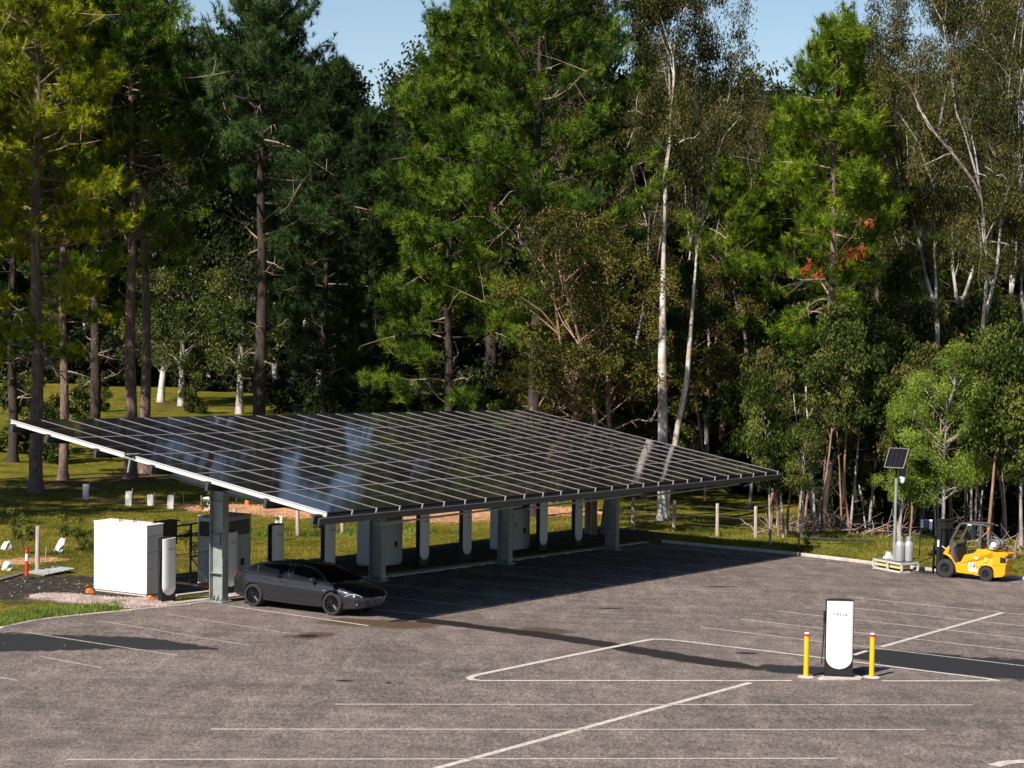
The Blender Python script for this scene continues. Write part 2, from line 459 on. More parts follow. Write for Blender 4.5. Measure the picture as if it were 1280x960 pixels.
M['bark_dark'] = m_bark("dark_pine_bark", (.018, .014, .012), (.05, .038, .032), (.11, .085, .07))
M['bark_gum'] = m_bark("pale_gum_bark", (.40, .34, .31), (.62, .57, .53), (.74, .70, .67), (3, 3, .5), .2, (.33, .24, .19))
M['bark_grey'] = m_bark("grey_gum_bark", (.20, .17, .16), (.42, .38, .37), (.62, .58, .57), (4, 4, .5), .35, (.13, .10, .09))
M['bark_red'] = m_bark("rusty_bark", (.10, .055, .04), (.27, .16, .11), (.46, .31, .24), (7, 7, 1), .6)
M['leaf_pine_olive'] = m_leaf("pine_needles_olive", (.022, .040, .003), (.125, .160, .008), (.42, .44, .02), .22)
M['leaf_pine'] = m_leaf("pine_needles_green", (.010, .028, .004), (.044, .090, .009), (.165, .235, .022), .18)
M['leaf_pine_bright'] = m_leaf('pine_needles_bright', (.014, .034, .003), (.070, .130, .009), (.24, .32, .02), .22)
M['leaf_pine_blue'] = m_leaf("pine_needles_bluish", (.010, .024, .008), (.032, .068, .020), (.095, .155, .040), .18)
M['leaf_gum'] = m_leaf("gum_leaves", (.010, .018, .004), (.042, .048, .010), (.15, .125, .038), .14, .5, 1.6)
M['leaf_gum_green'] = m_leaf("gum_leaves_green", (.012, .026, .005), (.038, .062, .012), (.14, .15, .035), .18, .4, 1.5)
M['leaf_pine_shade'] = m_leaf('shade_dark_pine_needles', (.006, .014, .004), (.016, .034, .010), (.05, .085, .018), .12)  # darker needle copy: shade of the back pines put into the colour
M['leaf_rusty'] = m_leaf("olive_brown_leaves", (.014, .018, .004), (.048, .050, .010), (.15, .125, .026), .15, .42, 1.6)
M['leaf_wattle'] = m_leaf("wattle_leaves", (.07, .11, .012), (.16, .23, .03), (.30, .38, .06), .28)
M['leaf_dark'] = m_leaf("shade_dark_forest_leaves", (.006, .010, .004), (.018, .026, .008), (.05, .06, .02), .12)  # shadow in the depth of the wood put into the leaf colour
M['leaf_under'] = m_leaf("understorey_leaves", (.014, .026, .004), (.042, .064, .010), (.15, .17, .035), .2, .42, 1.5)
M['leaf_dead'] = m_leaf("rust_red_needles", (.16, .03, .01), (.36, .08, .02), (.55, .16, .04), .1)
M['grass'] = m_leaf("grass_blades", (.045, .062, .008), (.15, .145, .02), (.40, .30, .06), .25, .7)
M['grass_green'] = m_leaf("green_grass_blades", (.05, .085, .012), (.12, .17, .025), (.22, .27, .06), .25, .6)
M['twig_dark'] = simple("dark_twig", (.11, .08, .06), .9, 0, .3, 3)
M['twig'] = simple("dead_twig", (.30, .22, .17), .9, 0, .3, 3)

# ------------------------------------------------------------------ ground
def grid_axis(lo, a, b, hi, fine, growth=1.16):
    xs = list(np.arange(a, b + 1e-6, fine)); s = fine; x = xs[-1]
    while x < hi: s *= growth; x += s; xs.append(x)
    s = fine; x = xs[0]; left = []
    while x > lo: s *= growth; x -= s; left.append(x)
    return np.array(left[::-1] + xs)
def seg_dist(X, Y, pts):
    d = np.full(X.shape, 1e9)
    for (x1, y1), (x2, y2) in zip(pts[:-1], pts[1:]):
        dx, dy = x2 - x1, y2 - y1; t = np.clip(((X - x1) * dx + (Y - y1) * dy) / (dx * dx + dy * dy + 1e-12), 0, 1)
        d = np.minimum(d, np.hypot(X - x1 - t * dx, Y - y1 - t * dy))
    return d
def pxy(*ps): return [tuple(at(*p)[:2]) for p in ps]
MULCH = [(pxy((300, 636), (372, 641), (450, 645), (530, 646), (625, 642), (700, 640)), 2.6), (pxy((110, 624), (190, 628), (300, 634)), .9), (pxy((0, 705), (60, 699)), .7)]
SOIL = [(pxy((-60, 745), (30, 738), (110, 742)), 2.4), (pxy((-80, 728), (20, 727), (100, 724)), 1.2), ([L2(4, 9.6), L2(20, 9.4), L2(36, 9.4)], 1.9), ([L2(1.0, 9), L2(6, 9.6)], 1.6)]
GRAVEL = [(pxy((75, 747), (130, 753), (190, 757)), .9), ([L2(2.5, 8.6), L2(5, 8.4)], .6)]
def zone(X, Y, zs):
    w = np.zeros(X.shape)
    for pts, r in zs: w = np.maximum(w, 1 - .5 * seg_dist(X, Y, pts) / r)
    return np.clip(w, 0, 1)
FOREST_R = pxy((985, 668), (1060, 676), (1140, 684), (1200, 690), (1290, 694))
def litterw(X, Y):
    d = seg_dist(X, Y, [(p[0] + 6, p[1] + 6) for p in FOREST_R])
    w = np.clip(1.15 - .5 * d / 5.0, 0, 1)
    w = np.maximum(w, np.clip((Y - 128) / 60, 0, .62) * (X > -2))
    pxx = 640 + X / np.maximum(Y, 1) * F_PX; w = w * (1 - smooth01((pxx - 835) / 20) * smooth01((965 - pxx) / 20))
    for px_, d_ in ((45, 108), (79, 112), (163, 117), (181, 121), (325, 116), (668, 102), (828, 104), (750, 93), (200, 190), (226, 186)):
        w = np.maximum(w, 1.2 - np.hypot(X - (px_ - 640) / F_PX * d_, (Y - d_) * .8) * .33)
    return w
xs = grid_axis(-420, -27, 34, 420, .34); ys = grid_axis(4, 58, 112, 900, .34, 1.12)
GX, GY = np.meshgrid(xs, ys); GZ = terr(GX, GY); nx = len(xs); ny = len(ys)
verts = np.stack([GX.ravel(), GY.ravel(), GZ.ravel()], 1)
ii = (np.arange(ny - 1)[:, None] * nx + np.arange(nx - 1)[None, :]).ravel()
faces = np.stack([ii, ii + 1, ii + nx + 1, ii + nx], 1)
def np_mesh(name, verts, faces, mats, attrs=None, smooth=False, fattrs=None):
    """verts (n,3), faces (m,k) arrays"""
    me = bpy.data.meshes.new(name); n, k = faces.shape
    me.vertices.add(len(verts)); me.vertices.foreach_set('co', verts.astype(np.float32).ravel())
    me.loops.add(n * k); me.loops.foreach_set('vertex_index', faces.astype(np.int32).ravel())
    me.polygons.add(n); me.polygons.foreach_set('loop_start', np.arange(0, n * k, k, dtype=np.int32))
    if smooth: me.polygons.foreach_set('use_smooth', np.ones(n, bool))
    me.update(calc_edges=True)
    for m_ in (mats if isinstance(mats, (list, tuple)) else [mats]): me.materials.append(m_)
    for nm, a in (attrs or {}).items():
        at_ = me.attributes.new(nm, 'FLOAT', 'POINT'); at_.data.foreach_set('value', a.astype(np.float32).ravel())
    for nm, a in (fattrs or {}).items():
        at_ = me.attributes.new(nm, 'FLOAT', 'FACE'); at_.data.foreach_set('value', a.astype(np.float32).ravel())
    return me
def link(name, me, parent=None, loc=None):
    o = bpy.data.objects.new(name, me); COL.objects.link(o)
    if parent is not None: o.parent = parent
    if loc is not None: o.location = loc
    return o
me = np_mesh('ground', verts, faces, M['ground'], dict(mulch=zone(GX, GY, MULCH), soil=zone(GX, GY, SOIL), gravel=zone(GX, GY, GRAVEL), litter=litterw(GX, GY)), True)
tag(link('ground', me), kind='structure')

# the asphalt: one sheet
mb = MB(); mb.add([(p.x, p.y, p.z) for p in ASPH], [list(range(len(ASPH)))])
o = mb.build('car_park_asphalt', M['asphalt'], kind='structure')
import bmesh
b_ = bmesh.new(); b_.from_mesh(o.data); bmesh.ops.triangulate(b_, faces=b_.faces); bmesh.ops.recalc_face_normals(b_, faces=b_.faces)
if sum(f.normal.z for f in b_.faces) < 0: bmesh.ops.reverse_faces(b_, faces=b_.faces)
b_.to_mesh(o.data); b_.free()

def strip(name, pts, w, mat, dz=.004, cat=None, closed=False):
    """flat painted strip along plan points, laid on the car park plane"""
    pts = [Vector((p[0], p[1])) for p in pts]; vs = []; n = len(pts)
    for i, p in enumerate(pts):
        a = pts[(i - 1) % n] if (closed or i > 0) else p; b = pts[(i + 1) % n] if (closed or i < n - 1) else p
        d1 = (p - a).normalized() if (p - a).length > 1e-6 else (b - p).normalized()
        d2 = (b - p).normalized() if (b - p).length > 1e-6 else d1
        t = (d1 + d2).normalized(); nn = Vector((-t.y, t.x)); k = min(2.0, 1 / max(.35, nn.dot(Vector((-d1.y, d1.x)))))
        for s in (-1, 1):
            q = p + nn * s * w * .5 * k; vs.append((q.x, q.y, plane(q.x, q.y) + dz))
    fs = [(2 * i, 2 * i + 2, 2 * i + 3, 2 * i + 1) for i in range(n - 1)]
    if closed: fs.append((2 * n - 2, 0, 1, 2 * n - 1))
    me = cut_mesh(name, vs, fs, mat)
    fix_normals(me)
    o = link(name, me); o['kind'] = 'structure'; return o
def pxs(*ps): return [on_plane(*p)[:2] for p in ps]
def line(a, b, w=.10, mat='line', name='bay_line', dz=.004):
    p, q = on_plane(*a), on_plane(*b); n = max(1, int((p - q).length / 4))
    strip(name, [p.lerp(q, k / n)[:2] for k in range(n + 1)], w, M[mat], dz)
for a, b in (((83, 949.5), (1047, 948)), ((263, 911.5), (1157, 912)), ((419, 880.3), (1216, 881.3)), ((-20, 990), (900, 986)),
             ((875, 784), (1300, 834.8)), ((926, 774), (1300, 816.6)), ((973, 764), (1300, 800.3)), ((1018, 755), (1300, 784.6)), ((1059, 746), (1300, 770.7))):
    line(a, b, .085)
for a, b, w in (((27, 789.7), (222, 819.6), .09), ((50, 820.6), (126, 834.7), .09), ((-30, 842), (23, 850.8), .09), ((124, 776), (312, 807), .07), ((208, 767.5), (363, 792), .07)):
    line(a, b, w, 'line_old')
line((287, 757.5), (395, 772.6), .10); line((396, 772.8), (461, 782.3), .12)
line((540, 962), (938, 853.4), .17, name='painted_divider'); line((1101, 809), (1254, 765.8), .17, name='painted_divider', dz=.008); line((1067, 819), (1084, 813.6), .15, name='painted_divider', dz=.008)
# the painted island: a rounded sliver shaped outline
isl = [(600, 850.8), (590, 850.2), (586.5, 847.7), (594, 844.6), (700, 822.6), (800, 802.2), (816, 799.4), (832, 799.6), (850, 801.5), (960, 814.5), (1030, 823), (1067, 827.5), (1160, 839.5), (1236, 849), (1243, 850.3), (1236, 851.3)]
top = [on_plane(*p)[:2] for p in isl]
strip('island_outline', top, .19, M['line'], .012)
strip('island_outline', [on_plane(x, 851.3 if x > 590 else 850.8)[:2] for x in (598, 700, 800, 900, 990)], .17, M['line'], .012)
strip('island_outline', [on_plane(x, 851.6)[:2] for x in (1102, 1180, 1250)], .17, M['line'], .012)
# bay lines in the shade of the roof, parallel to the car
for k in range(1, 11):
    i0 = 2.2 + 3.0 * k
    strip('bay_line', [L2(i0, j) for j in (6.0, 3, -.2)], .09, M['line'], .004)
strip('kerb_line', [L2(i, 6.9) for i in (1.2, 10, 20, 30, 34)], .10, M['line_old'], .004)
# white corner of another painted island at the right bottom
strip('island_outline', [on_plane(*p)[:2] for p in ((1242, 958), (1258, 953.5), (1300, 951))], .3, M['line'], .012)

def stain(name, pts, w, mat, dz=.002, n=None, nw=9):
    """strip with a 'fade' attribute: 1 along the middle, 0 at the rim and ends. pts (x, y[, width factor])"""
    P = [Vector((p[0], p[1])) for p in pts]; W = [p[2] if len(p) > 2 else 1 for p in pts]
    vs = []; fd = []
    # resample
    Q = []; WW = []
    for i in range(len(P) - 1):
        m_ = max(2, int((P[i + 1] - P[i]).length / .35))
        for k in range(m_): Q.append(P[i].lerp(P[i + 1], k / m_)); WW.append(W[i] + (W[i + 1] - W[i]) * k / m_)
    Q.append(P[-1]); WW.append(W[-1]); L = len(Q)
    for i, q in enumerate(Q):
        t = (Q[min(i + 1, L - 1)] - Q[max(i - 1, 0)]).normalized(); nn = Vector((-t.y, t.x))
        for k in range(nw):
            s = k / (nw - 1) * 2 - 1; r = q + nn * s * w * .5 * WW[i]
            vs.append((r.x, r.y, plane(r.x, r.y) + dz)); e = min(1, min(i, L - 1 - i) / max(2, L * .12))
            fd.append((1 - s * s) * e)
    fs = [(i * nw + k, (i + 1) * nw + k, (i + 1) * nw + k + 1, i * nw + k + 1) for i in range(L - 1) for k in range(nw - 1)]
    me = np_mesh(name, np.array(vs), np.array(fs), mat, dict(fade=np.array(fd)), True)
    fix_normals(me)
    o = link(name, me); o['kind'] = 'structure'; return o
M['wet'] = m_stain("wet_stain", (.022, .016, .012), .36, .35, 1.2, .5, 1.1, .92)
M['brown'] = m_stain("brown_stain", (.10, .06, .028), .30, .7, 1.1, .7, 1.1, .8)
M['dark_seal_and_shadow'] = m_stain("dark_new_seal_and_shadow", (.011, .010, .010), .30, .30, 2.0, .8, 1.25, 1.0)  # new seal at the right; also colours the painted shadow at the left
def spx(ps): return [tuple(on_plane(p[0], p[1])[:2]) + ((p[2],) if len(p) > 2 else ()) for p in ps]
stain('water_stain', spx([(465, 774, .8), (520, 774, 1), (600, 784, .8), (680, 794, 1), (760, 806, .9), (850, 822, 1.1), (940, 835, 1), (1004, 841, 1.4)]), 1.5, M['wet'], .003)
stain('water_stain', spx([(390, 773, .8), (440, 778, 1), (500, 781, 1), (560, 782, .6)]), 2.6, M['brown'], .0025)
stain('water_stain', spx([(338, 793, .6), (380, 796, 1), (420, 789, .5)]), 1.6, M['brown'], .0025)
stain('oil_stain', spx([(366, 797, .5), (385, 795, 1), (402, 793, .5)]), .8, M['wet'], .003)
stain('water_stain', spx([(640, 783, .6), (680, 788, 1), (730, 792, .5)]), 2.0, M['brown'], .0025)
for a in ((405, 850.5, 455), (480, 853, 492), (905, 816, 960), (730, 760, 790), (860, 733, 930)):
    stain('oil_stain', spx([(a[0], a[1], .6), ((a[0] + a[2]) / 2, a[1] + .5, 1), (a[2], a[1] + .6, .6)]), .5, M['wet'], .003)
stain('dark_seal_and_shadow_patch', spx([(1052, 810, .2), (1090, 817, .7), (1140, 824, 1), (1200, 832, 1.1), (1262, 836, 1.2), (1340, 840, 1.2)]), 4.3, M['dark_seal_and_shadow'], .0035, nw=15)
stain('dark_seal_and_shadow_patch', spx([(945, 829, .6), (985, 837, 1), (1040, 839, 1), (1090, 838, .8)]), 2.0, M['dark_seal_and_shadow'], .0033, nw=11)
stain('dark_seal_and_shadow_patch', spx([(-120, 800, 1.3), (-20, 802, 1.2), (60, 803, 1.0), (150, 803, .8), (230, 809, .4), (290, 812, .1)]), 3.9, M['dark_seal_and_shadow'], .0035, nw=15)  # lattice shadow and wet asphalt at the left, painted as one dark patch

# kerb along the right hand verge: one concrete strip with joints
def kerb(name, pts, w=.16, h=.12):
    mb = MB()
    for a, b in zip(pts[:-1], pts[1:]):
        d = (b - a); L = math.hypot(d.x, d.y); n = max(1, round(L / 1.8)); an = math.atan2(d.y, d.x)
        for k in range(n):
            c = a.lerp(b, (k + .5) / n); sl = math.atan2(d.z, L)
            R = Matrix.Rotation(an, 3, 'Z') @ Matrix.Rotation(-sl, 3, 'Y')
            mb.box((c.x, c.y, plane(c.x, c.y) + h / 2 - .04), (L / n - .012, w, h + .08), R=R, bev=.02)
    return mb.build(name, M['kerb'], kind='structure')
kerb('kerb', KERB)
kerb('edge_kerb', EDGE[2:-1], .10, .03)
# concrete slab under the charging posts
def slab(name, i0, i1, j0, j1, h, mat, dz=0):
    mb = MB(); vs = []
    n = max(1, int((i1 - i0) / 3))
    for k in range(n + 1):
        i = i0 + (i1 - i0) * k / n
        for j in (j0, j1):
            x, y = L2(i, j)
            for z in (-.15, h): vs.append((x, y, plane(x, y) + z + dz))
    fs = []
    for k in range(n):
        a = 4 * k; fs += [(a + 1, a + 3, a + 7, a + 5), (a, a + 4, a + 6, a + 2), (a, a + 1, a + 5, a + 4), (a + 2, a + 6, a + 7, a + 3)]
    fs += [(0, 2, 3, 1), (4 * n, 4 * n + 1, 4 * n + 3, 4 * n + 2)]
    mb.add(vs, fs); return mb.build(name, mat, kind='structure')
slab('charger_slab', 1.0, 33.6, 6.75, 7.62, .05, M['concrete'])
slab('cabinet_slab', 1.45, 2.95, 7.9, 10.8, .10, M['concrete'])
slab('edge_slab', 2.6, 6.2, 7.66, 7.86, .13, M['concrete'])

# ------------------------------------------------------------------ the solar carport
RR = Matrix((U, V, N)).transposed()          # columns U, V, N : roof frame
COLI = [3.11, 11.87, 20.57, 29.42]; CJ = 6.4
LEN = 26 * MA; DEP = 5 * MBB
x, y = L2(COLI[0], CJ)
carport = empty('solar_carport', (x, y, plane(x, y)), 0, 'long tilted carport roof of dark solar panels on grey steel columns over the parking bays', 'carport')
def rbox(mb, i, j, n, di, dj, dn, bev=0):
    """box in the roof frame: centre (i, j, n)"""
    mb.box(roofpt(i, j, n), (di, dj, dn), R=RR, bev=bev)
# one module: frame + glass halves, shared by all 130
def module_mesh():
    mb = MB(); w, h, t = MA - .02, MBB - .03, .035
    mb.cur = 0
    fw = .018
    for sx in (-1, 1): mb.box((sx * (w / 2 - fw / 2), 0, -t / 2), (fw, h, t))
    for sy in (-1, 1): mb.box((0, sy * (h / 2 - fw / 2), -t / 2), (w - 2 * fw, fw, t))
    mb.cur = 2; mb.box((0, 0, -t / 2 - .004), (w - 2 * fw, .022, t - .004))
    mb.cur = 1
    hh = (h - 2 * fw - .022) / 2
    for sy in (-1, 1): mb.box((0, sy * (.011 + hh / 2), -.010), (w - 2 * fw, hh, .008))
    return cut_mesh('solar_panel', mb.v, mb.f, [M['seam'], M['solar'], M['midbar']], mb.mi)
mod = module_mesh()
for a in range(26):
    for b in range(5):
        o = link('solar_panel', mod, carport)
        random.seed(a * 7 + b)
        p = roofpt((a + .5) * MA, (b + .5) * MBB, 0) - carport.location
        o.location = p; o.rotation_euler = (RR @ Matrix.Rotation(random.uniform(-.0018, .0018), 3, 'X') @ Matrix.Rotation(random.uniform(-.0018, .0018), 3, 'Y')).to_euler()
# bright mounting rails between the columns of modules, bent down at the eave
for a in range(1, 27):
    mb = MB(); i = a * MA
    rbox(mb, i, DEP / 2, .004, .020, DEP + .02, .008)
    rbox(mb, i, -.035, -.10, .05, .03, .24)
    mb.build('mounting_rail', M['rail'], carport, T='world')
for b in range(1, 5):
    mb = MB(); rbox(mb, LEN / 2, b * MBB, .001, LEN, .040, .008); mb.build('cross_joint', M['rail'], carport, T='world')
mb = MB(); rbox(mb, LEN / 2, DEP + .012, -.05, LEN, .03, .12); mb.build('ridge_trim', M['seam'], carport, T='world')
# white fascia along the left end in two lengths, the joint open at the third module
def fascia(j0, j1):
    mb = MB(); c = (j0 + j1) / 2; L = j1 - j0
    rbox(mb, -.035, c, -.045, .04, L, .13); rbox(mb, -.06, c, .018, .05, L, .02); rbox(mb, -.07, c, -.105, .06, L, .018)
    mb.build('fascia', M['fascia'], carport, T='world')
fascia(-.05, 7.05); fascia(7.5, DEP + .05)
mb = MB(); rbox(mb, -.06, 7.28, -.09, .05, .46, .05); rbox(mb, -.10, 7.22, -.30, .05, .05, .42); rbox(mb, .1, 7.3, .03, .55, .10, .02); mb.build('fascia_bracket', M['galv'], carport, T='world')
# purlins along U, sticking out a little to the left
for j in (.10, 2.0, 4.15, 6.3, 8.5, 10.5, 11.95):
    mb = MB(); ln = LEN + (.55 if j < .5 else .25)
    s0 = -.50 if j < .5 else -.22
    rbox(mb, s0 + ln / 2, j, -.19 - .02, ln, .09, .26)
    rbox(mb, s0 + ln / 2, j + .05, -.09, ln, .14, .02); rbox(mb, s0 + ln / 2, j - .05, -.335, ln, .14, .016)
    mb.build('purlin', M['purlin'], carport, T='world')
mb = MB(); rbox(mb, LEN / 2 - .1, -.11, -.21, LEN + .75, .045, .20); rbox(mb, LEN / 2 - .1, -.15, -.115, LEN + .75, .09, .018); mb.build('eave_beam', M['purlin'], carport, T='world')
# long thin conduit hung between the rafter tips
for k in range(3):
    i0, i1 = COLI[k], COLI[k + 1]
    mb = MB(); mb.ring([roofpt(i0 + .3, .35, -.62), roofpt(i1 - .2, .35, -.50)], .035, 6); mb.build('hanging_conduit', M['galv'], carport, T='world')
mb = MB(); mb.ring([roofpt(COLI[3] + .3, .35, -.62), roofpt(LEN - 1.6, .35, -.50)], .035, 6); mb.build('hanging_conduit', M['galv'], carport, T='world')
# rafters: deep tapered beams across the slope, on the columns
for k, i in enumerate(COLI):
    mb = MB()
    poly = [(.35, -.34), (.62, -.62), (1.6, -.72), (5.2, -1.0), (7.6, -1.0), (10.6, -.68), (DEP - .25, -.36)]
    vs = []
    for s in (-.006, .006):
        for j, n in poly: vs.append(roofpt(i + s, j, n))
    L_ = len(poly); mb.add(vs, [tuple(range(L_)), tuple(range(2 * L_ - 1, L_ - 1, -1))] + [(q, (q + 1) % L_, L_ + (q + 1) % L_, L_ + q) for q in range(L_)])
    rbox(mb, i, DEP / 2, -.345, .22, DEP - .6, .018)
    for (j0, n0), (j1, n1) in zip(poly[1:-1], poly[2:]):
        L = math.hypot(j1 - j0, n1 - n0); a_ = math.atan2(n1 - n0, j1 - j0)
        mb.box(roofpt(i, (j0 + j1) / 2, (n0 + n1) / 2), (.22, L, .018), R=RR @ Matrix.Rotation(a_, 3, 'X'))
    for j in (2, 4, 8.6, 10.4): rbox(mb, i, j, -.55, .2, .012, .38)
    mb.build('rafter', M['galv'] if k == 0 else M['galv'], carport, T='world')
    # column: H section with base plate, stiffeners and a splice
    x, y = L2(i, CJ); z0 = plane(x, y); top = roofpt(i, CJ, -1.0).z
    c = MB(); R3 = Matrix.Rotation(AU, 3, 'Z')
    h = top - z0; cx = Vector((x, y, z0))
    def cb(u, v, z, du, dv, dz): c.box(cx + R3 @ Vector((u, v, z)), (du, dv, dz), R=R3)
    # closed box outline read in the photo: web plate facing left, two flanges
    cb(0, 0, h / 2 + .03, .012, .48, h - .06)
    cb(0, .245, h / 2 + .03, .30, .02, h - .06); cb(0, -.245, h / 2 + .03, .30, .02, h - .06)
    for zz in (.9, 2.1, h - .35): cb(0, 0, zz, .28, .46, .012)
    c.build('column', M['galv'], carport, T='world')
    c = MB(); cb(0, 0, .02, .52, .66, .04)
    c.build('base_plate', M['galv'], carport, T='world')
    for u in (-.2, .2):
        for v in (-.27, .27):
            c = MB(); c.lathe([(.022, .04), (.022, .10)], 6, c=cx + R3 @ Vector((u, v, 0))); c.build('anchor_bolt', M['steel_dark'], carport, T='world')
    c = MB()
    for v in (-.16, 0, .16): c.prism([(0, .04), (.16, .04), (0, .26)], v - .006, v + .006, T=Matrix.Translation(cx) @ R3.to_4x4() @ Matrix.Rotation(PI, 4, 'Z'))
    c.build('gusset', M['galv'], carport, T='world')
    if k == 0:
        c = MB(); cb(-.03, .06, 2.15, .05, .26, .03); cb(-.03, -.05, 1.95, .05, .04, .4); c.build('bracket', M['galv'], carport, T='world')

# ------------------------------------------------------------------ charging posts
def text_mesh(s, size, ext=.002, spacing=1.0):
    cu = bpy.data.curves.new('t', 'FONT'); cu.body = s; cu.size = size; cu.extrude = ext
    cu.align_x = 'CENTER'; cu.align_y = 'CENTER'; cu.space_character = spacing
    o = bpy.data.objects.new('t', cu); COL.objects.link(o)
    dg = bpy.context.evaluated_depsgraph_get(); me = bpy.data.meshes.new_from_object(o.evaluated_get(dg))
    bpy.data.objects.remove(o); me.name = 'lettering'; return me
def charger(loc, rz, label, group='charging posts under the solar roof', W=.66, D=.16, H=2.0):
    """front faces local -Y"""
    r = empty('charging_post', loc, rz, label, 'charger', group)
    # backing: slim black slab with a slightly arched top
    prof = [(-W / 2, 0), (W / 2, 0), (W / 2, H - .03), (W / 4, H - .005), (0, H), (-W / 4, H - .005), (-W / 2, H - .03)]
    mb = MB(); mb.prism(prof, 0, D); mb.build('backing', M['black'], r)
    mb = MB(); mb.box((0, D / 2, .015), (W + .06, D + .12, .03)); mb.build('base_plate', M['black'], r)
    # white front shell: a tall shield with a rounded foot, bulging forwards
    w = W * .47; zt = H - .045; zb = .20; rad = w; nz = 22; nxn = 12
    vs = []; fs = []
    for a in range(nz + 1):
        z = zb + (zt - zb) * (a / nz) ** 1.35
        hw = w if z > zb + rad else math.sqrt(max(0, rad * rad - (zb + rad - z) ** 2))
        hw = max(hw, .02)
        for b in range(nxn + 1):
            s = b / nxn * 2 - 1
            xx = s * hw; bulge = .075 * (1 - (xx / w) ** 2) ** .6 * min(1, (z - zb) / .25 + .15)
            vs.append((xx, -.012 - bulge, z))
    for a in range(nz):
        for b in range(nxn):
            i = a * (nxn + 1) + b; fs.append((i, i + 1, i + nxn + 2, i + nxn + 1))
    base = len(vs)
    rim = [a * (nxn + 1) for a in range(nz + 1)] + [nz * (nxn + 1) + b for b in range(1, nxn + 1)] + [a * (nxn + 1) + nxn for a in range(nz - 1, -1, -1)]
    for q in rim: vs.append((vs[q][0], .001, vs[q][2]))
    for k in range(len(rim) - 1): fs.append((rim[k], rim[k + 1], base + k + 1, base + k))
    mb = MB(); mb.add(vs, fs); o = mb.build('front_shell', M['white'], r, smooth=50)
    fix_normals(o.data)
    me = TXT; o = link('lettering', me, r, (0, -.097, H - .37)); o.rotation_euler = (PI / 2, 0, 0)
    # cable and handle hanging at the left side
    mb = MB(); pts = []
    for k in range(15):
        t_ = k / 14; pts.append((-W / 2 - .03 - .05 * math.sin(t_ * PI), .05 + .02 * t_, 1.55 - 1.25 * math.sin(t_ * PI) ** .8 if t_ < .5 else .3 + (1.0) * (1 - math.sin(t_ * PI) ** .8)))
    mb.ring(pts, .016, 6); mb.build('charge_cable', M['rubber'], r, smooth=60)
    mb = MB(); mb.box((-W / 2 - .03, .06, 1.55), (.05, .09, .26), bev=.015); mb.box((-W / 2 - .035, .03, 1.42), (.04, .05, .14), bev=.012); mb.build('cable_handle', M['black'], r)
    return r
TXT = text_mesh('TESLA', .085, .003, 1.55); TXT.materials.append(M['letter'])
CHJ = 7.35
p = LG(1.66, 7.2, .05); ch0 = charger(p, AU, 'white and black charging post standing in the sun left of the first steel column')
txt = {4.92: 'shaded charging post just right of the first column, behind the rear of the grey car', 7.9: 'shaded charging post right of the louvred cabinet, rising above the roof of the grey car',
       10.9: 'shaded charging post above the windscreen of the grey car, left of the second column', 13.9: 'shaded charging post mostly hidden behind the second column',
       16.93: 'shaded charging post right of the second cabinet, against orange mulch', 19.95: 'shaded charging post just left of the third column, against orange mulch',
       22.9: 'shaded charging post right behind the third column', 25.9: 'shaded charging post overlapping the third cabinet, right of the third column', 28.9: 'shaded charging post left of the fourth column',
       31.9: 'shaded charging post just beyond the fourth column at the far end'}
for i, lb in txt.items():
    q = L2(i, 7.75 if i > 6 else 7.35); copy_tree(ch0, (q[0], q[1], plane(*q) + (.05 if i < 6 else .10)), AU, lb)
q = on_plane(1048, 846.5); chr_ = copy_tree(ch0, (q.x, q.y - .04, q.z + .02), math.radians(-3), 'bright white charging post with black rim standing between two yellow bollards', group='charging posts')
chr_.scale = (1.08, 1.08, 1.0)
slabm = MB()
poly = [on_plane(*p_) for p_ in ((1022, 849), (1030, 844.5), (1062, 843.8), (1068, 843.4), (1079, 848.3), (1076, 850), (1028, 850.2))]
slabm.add([(v.x, v.y, v.z + .03) for v in poly] + [(v.x, v.y, v.z - .05) for v in poly], [tuple(range(6, -1, -1))] + [(i, (i + 1) % 7, 7 + (i + 1) % 7, 7 + i) for i in range(7)])
o = slabm.build('charger_plinth', M['concrete'], kind='structure'); fix_normals(o.data)
def bollard(px, py, label):
    p = on_plane(px, py); r = empty('bollard', p, 0, label, 'bollard', 'yellow bollards beside the lone charging post')
    mb = MB(); mb.lathe([(.066, 0), (.066, 1.06), (.066, 1.061)], 20); mb.build('post', M['yellow'], r, smooth=40)
    mb = MB(); mb.lathe([(.068, 1.062), (.068, 1.125)], 20); mb.build('reflective_band', M['red'], r, smooth=40)
    mb = MB(); mb.lathe([(.067, 1.127), (.063, 1.145), (.04, 1.155), (.0, 1.158)], 20); mb.build('cap', M['white'], r, smooth=50)
    mb = MB(); mb.lathe([(.22, -.03), (.22, .012), (.16, .03), (.07, .035)], 14); mb.build('footing', M['concrete'], r)
    return r
bollard(1007.5, 846.5, 'yellow bollard with red band left of the bright white charging post')
bollard(1089.5, 846.8, 'yellow bollard with red band right of the bright white charging post')

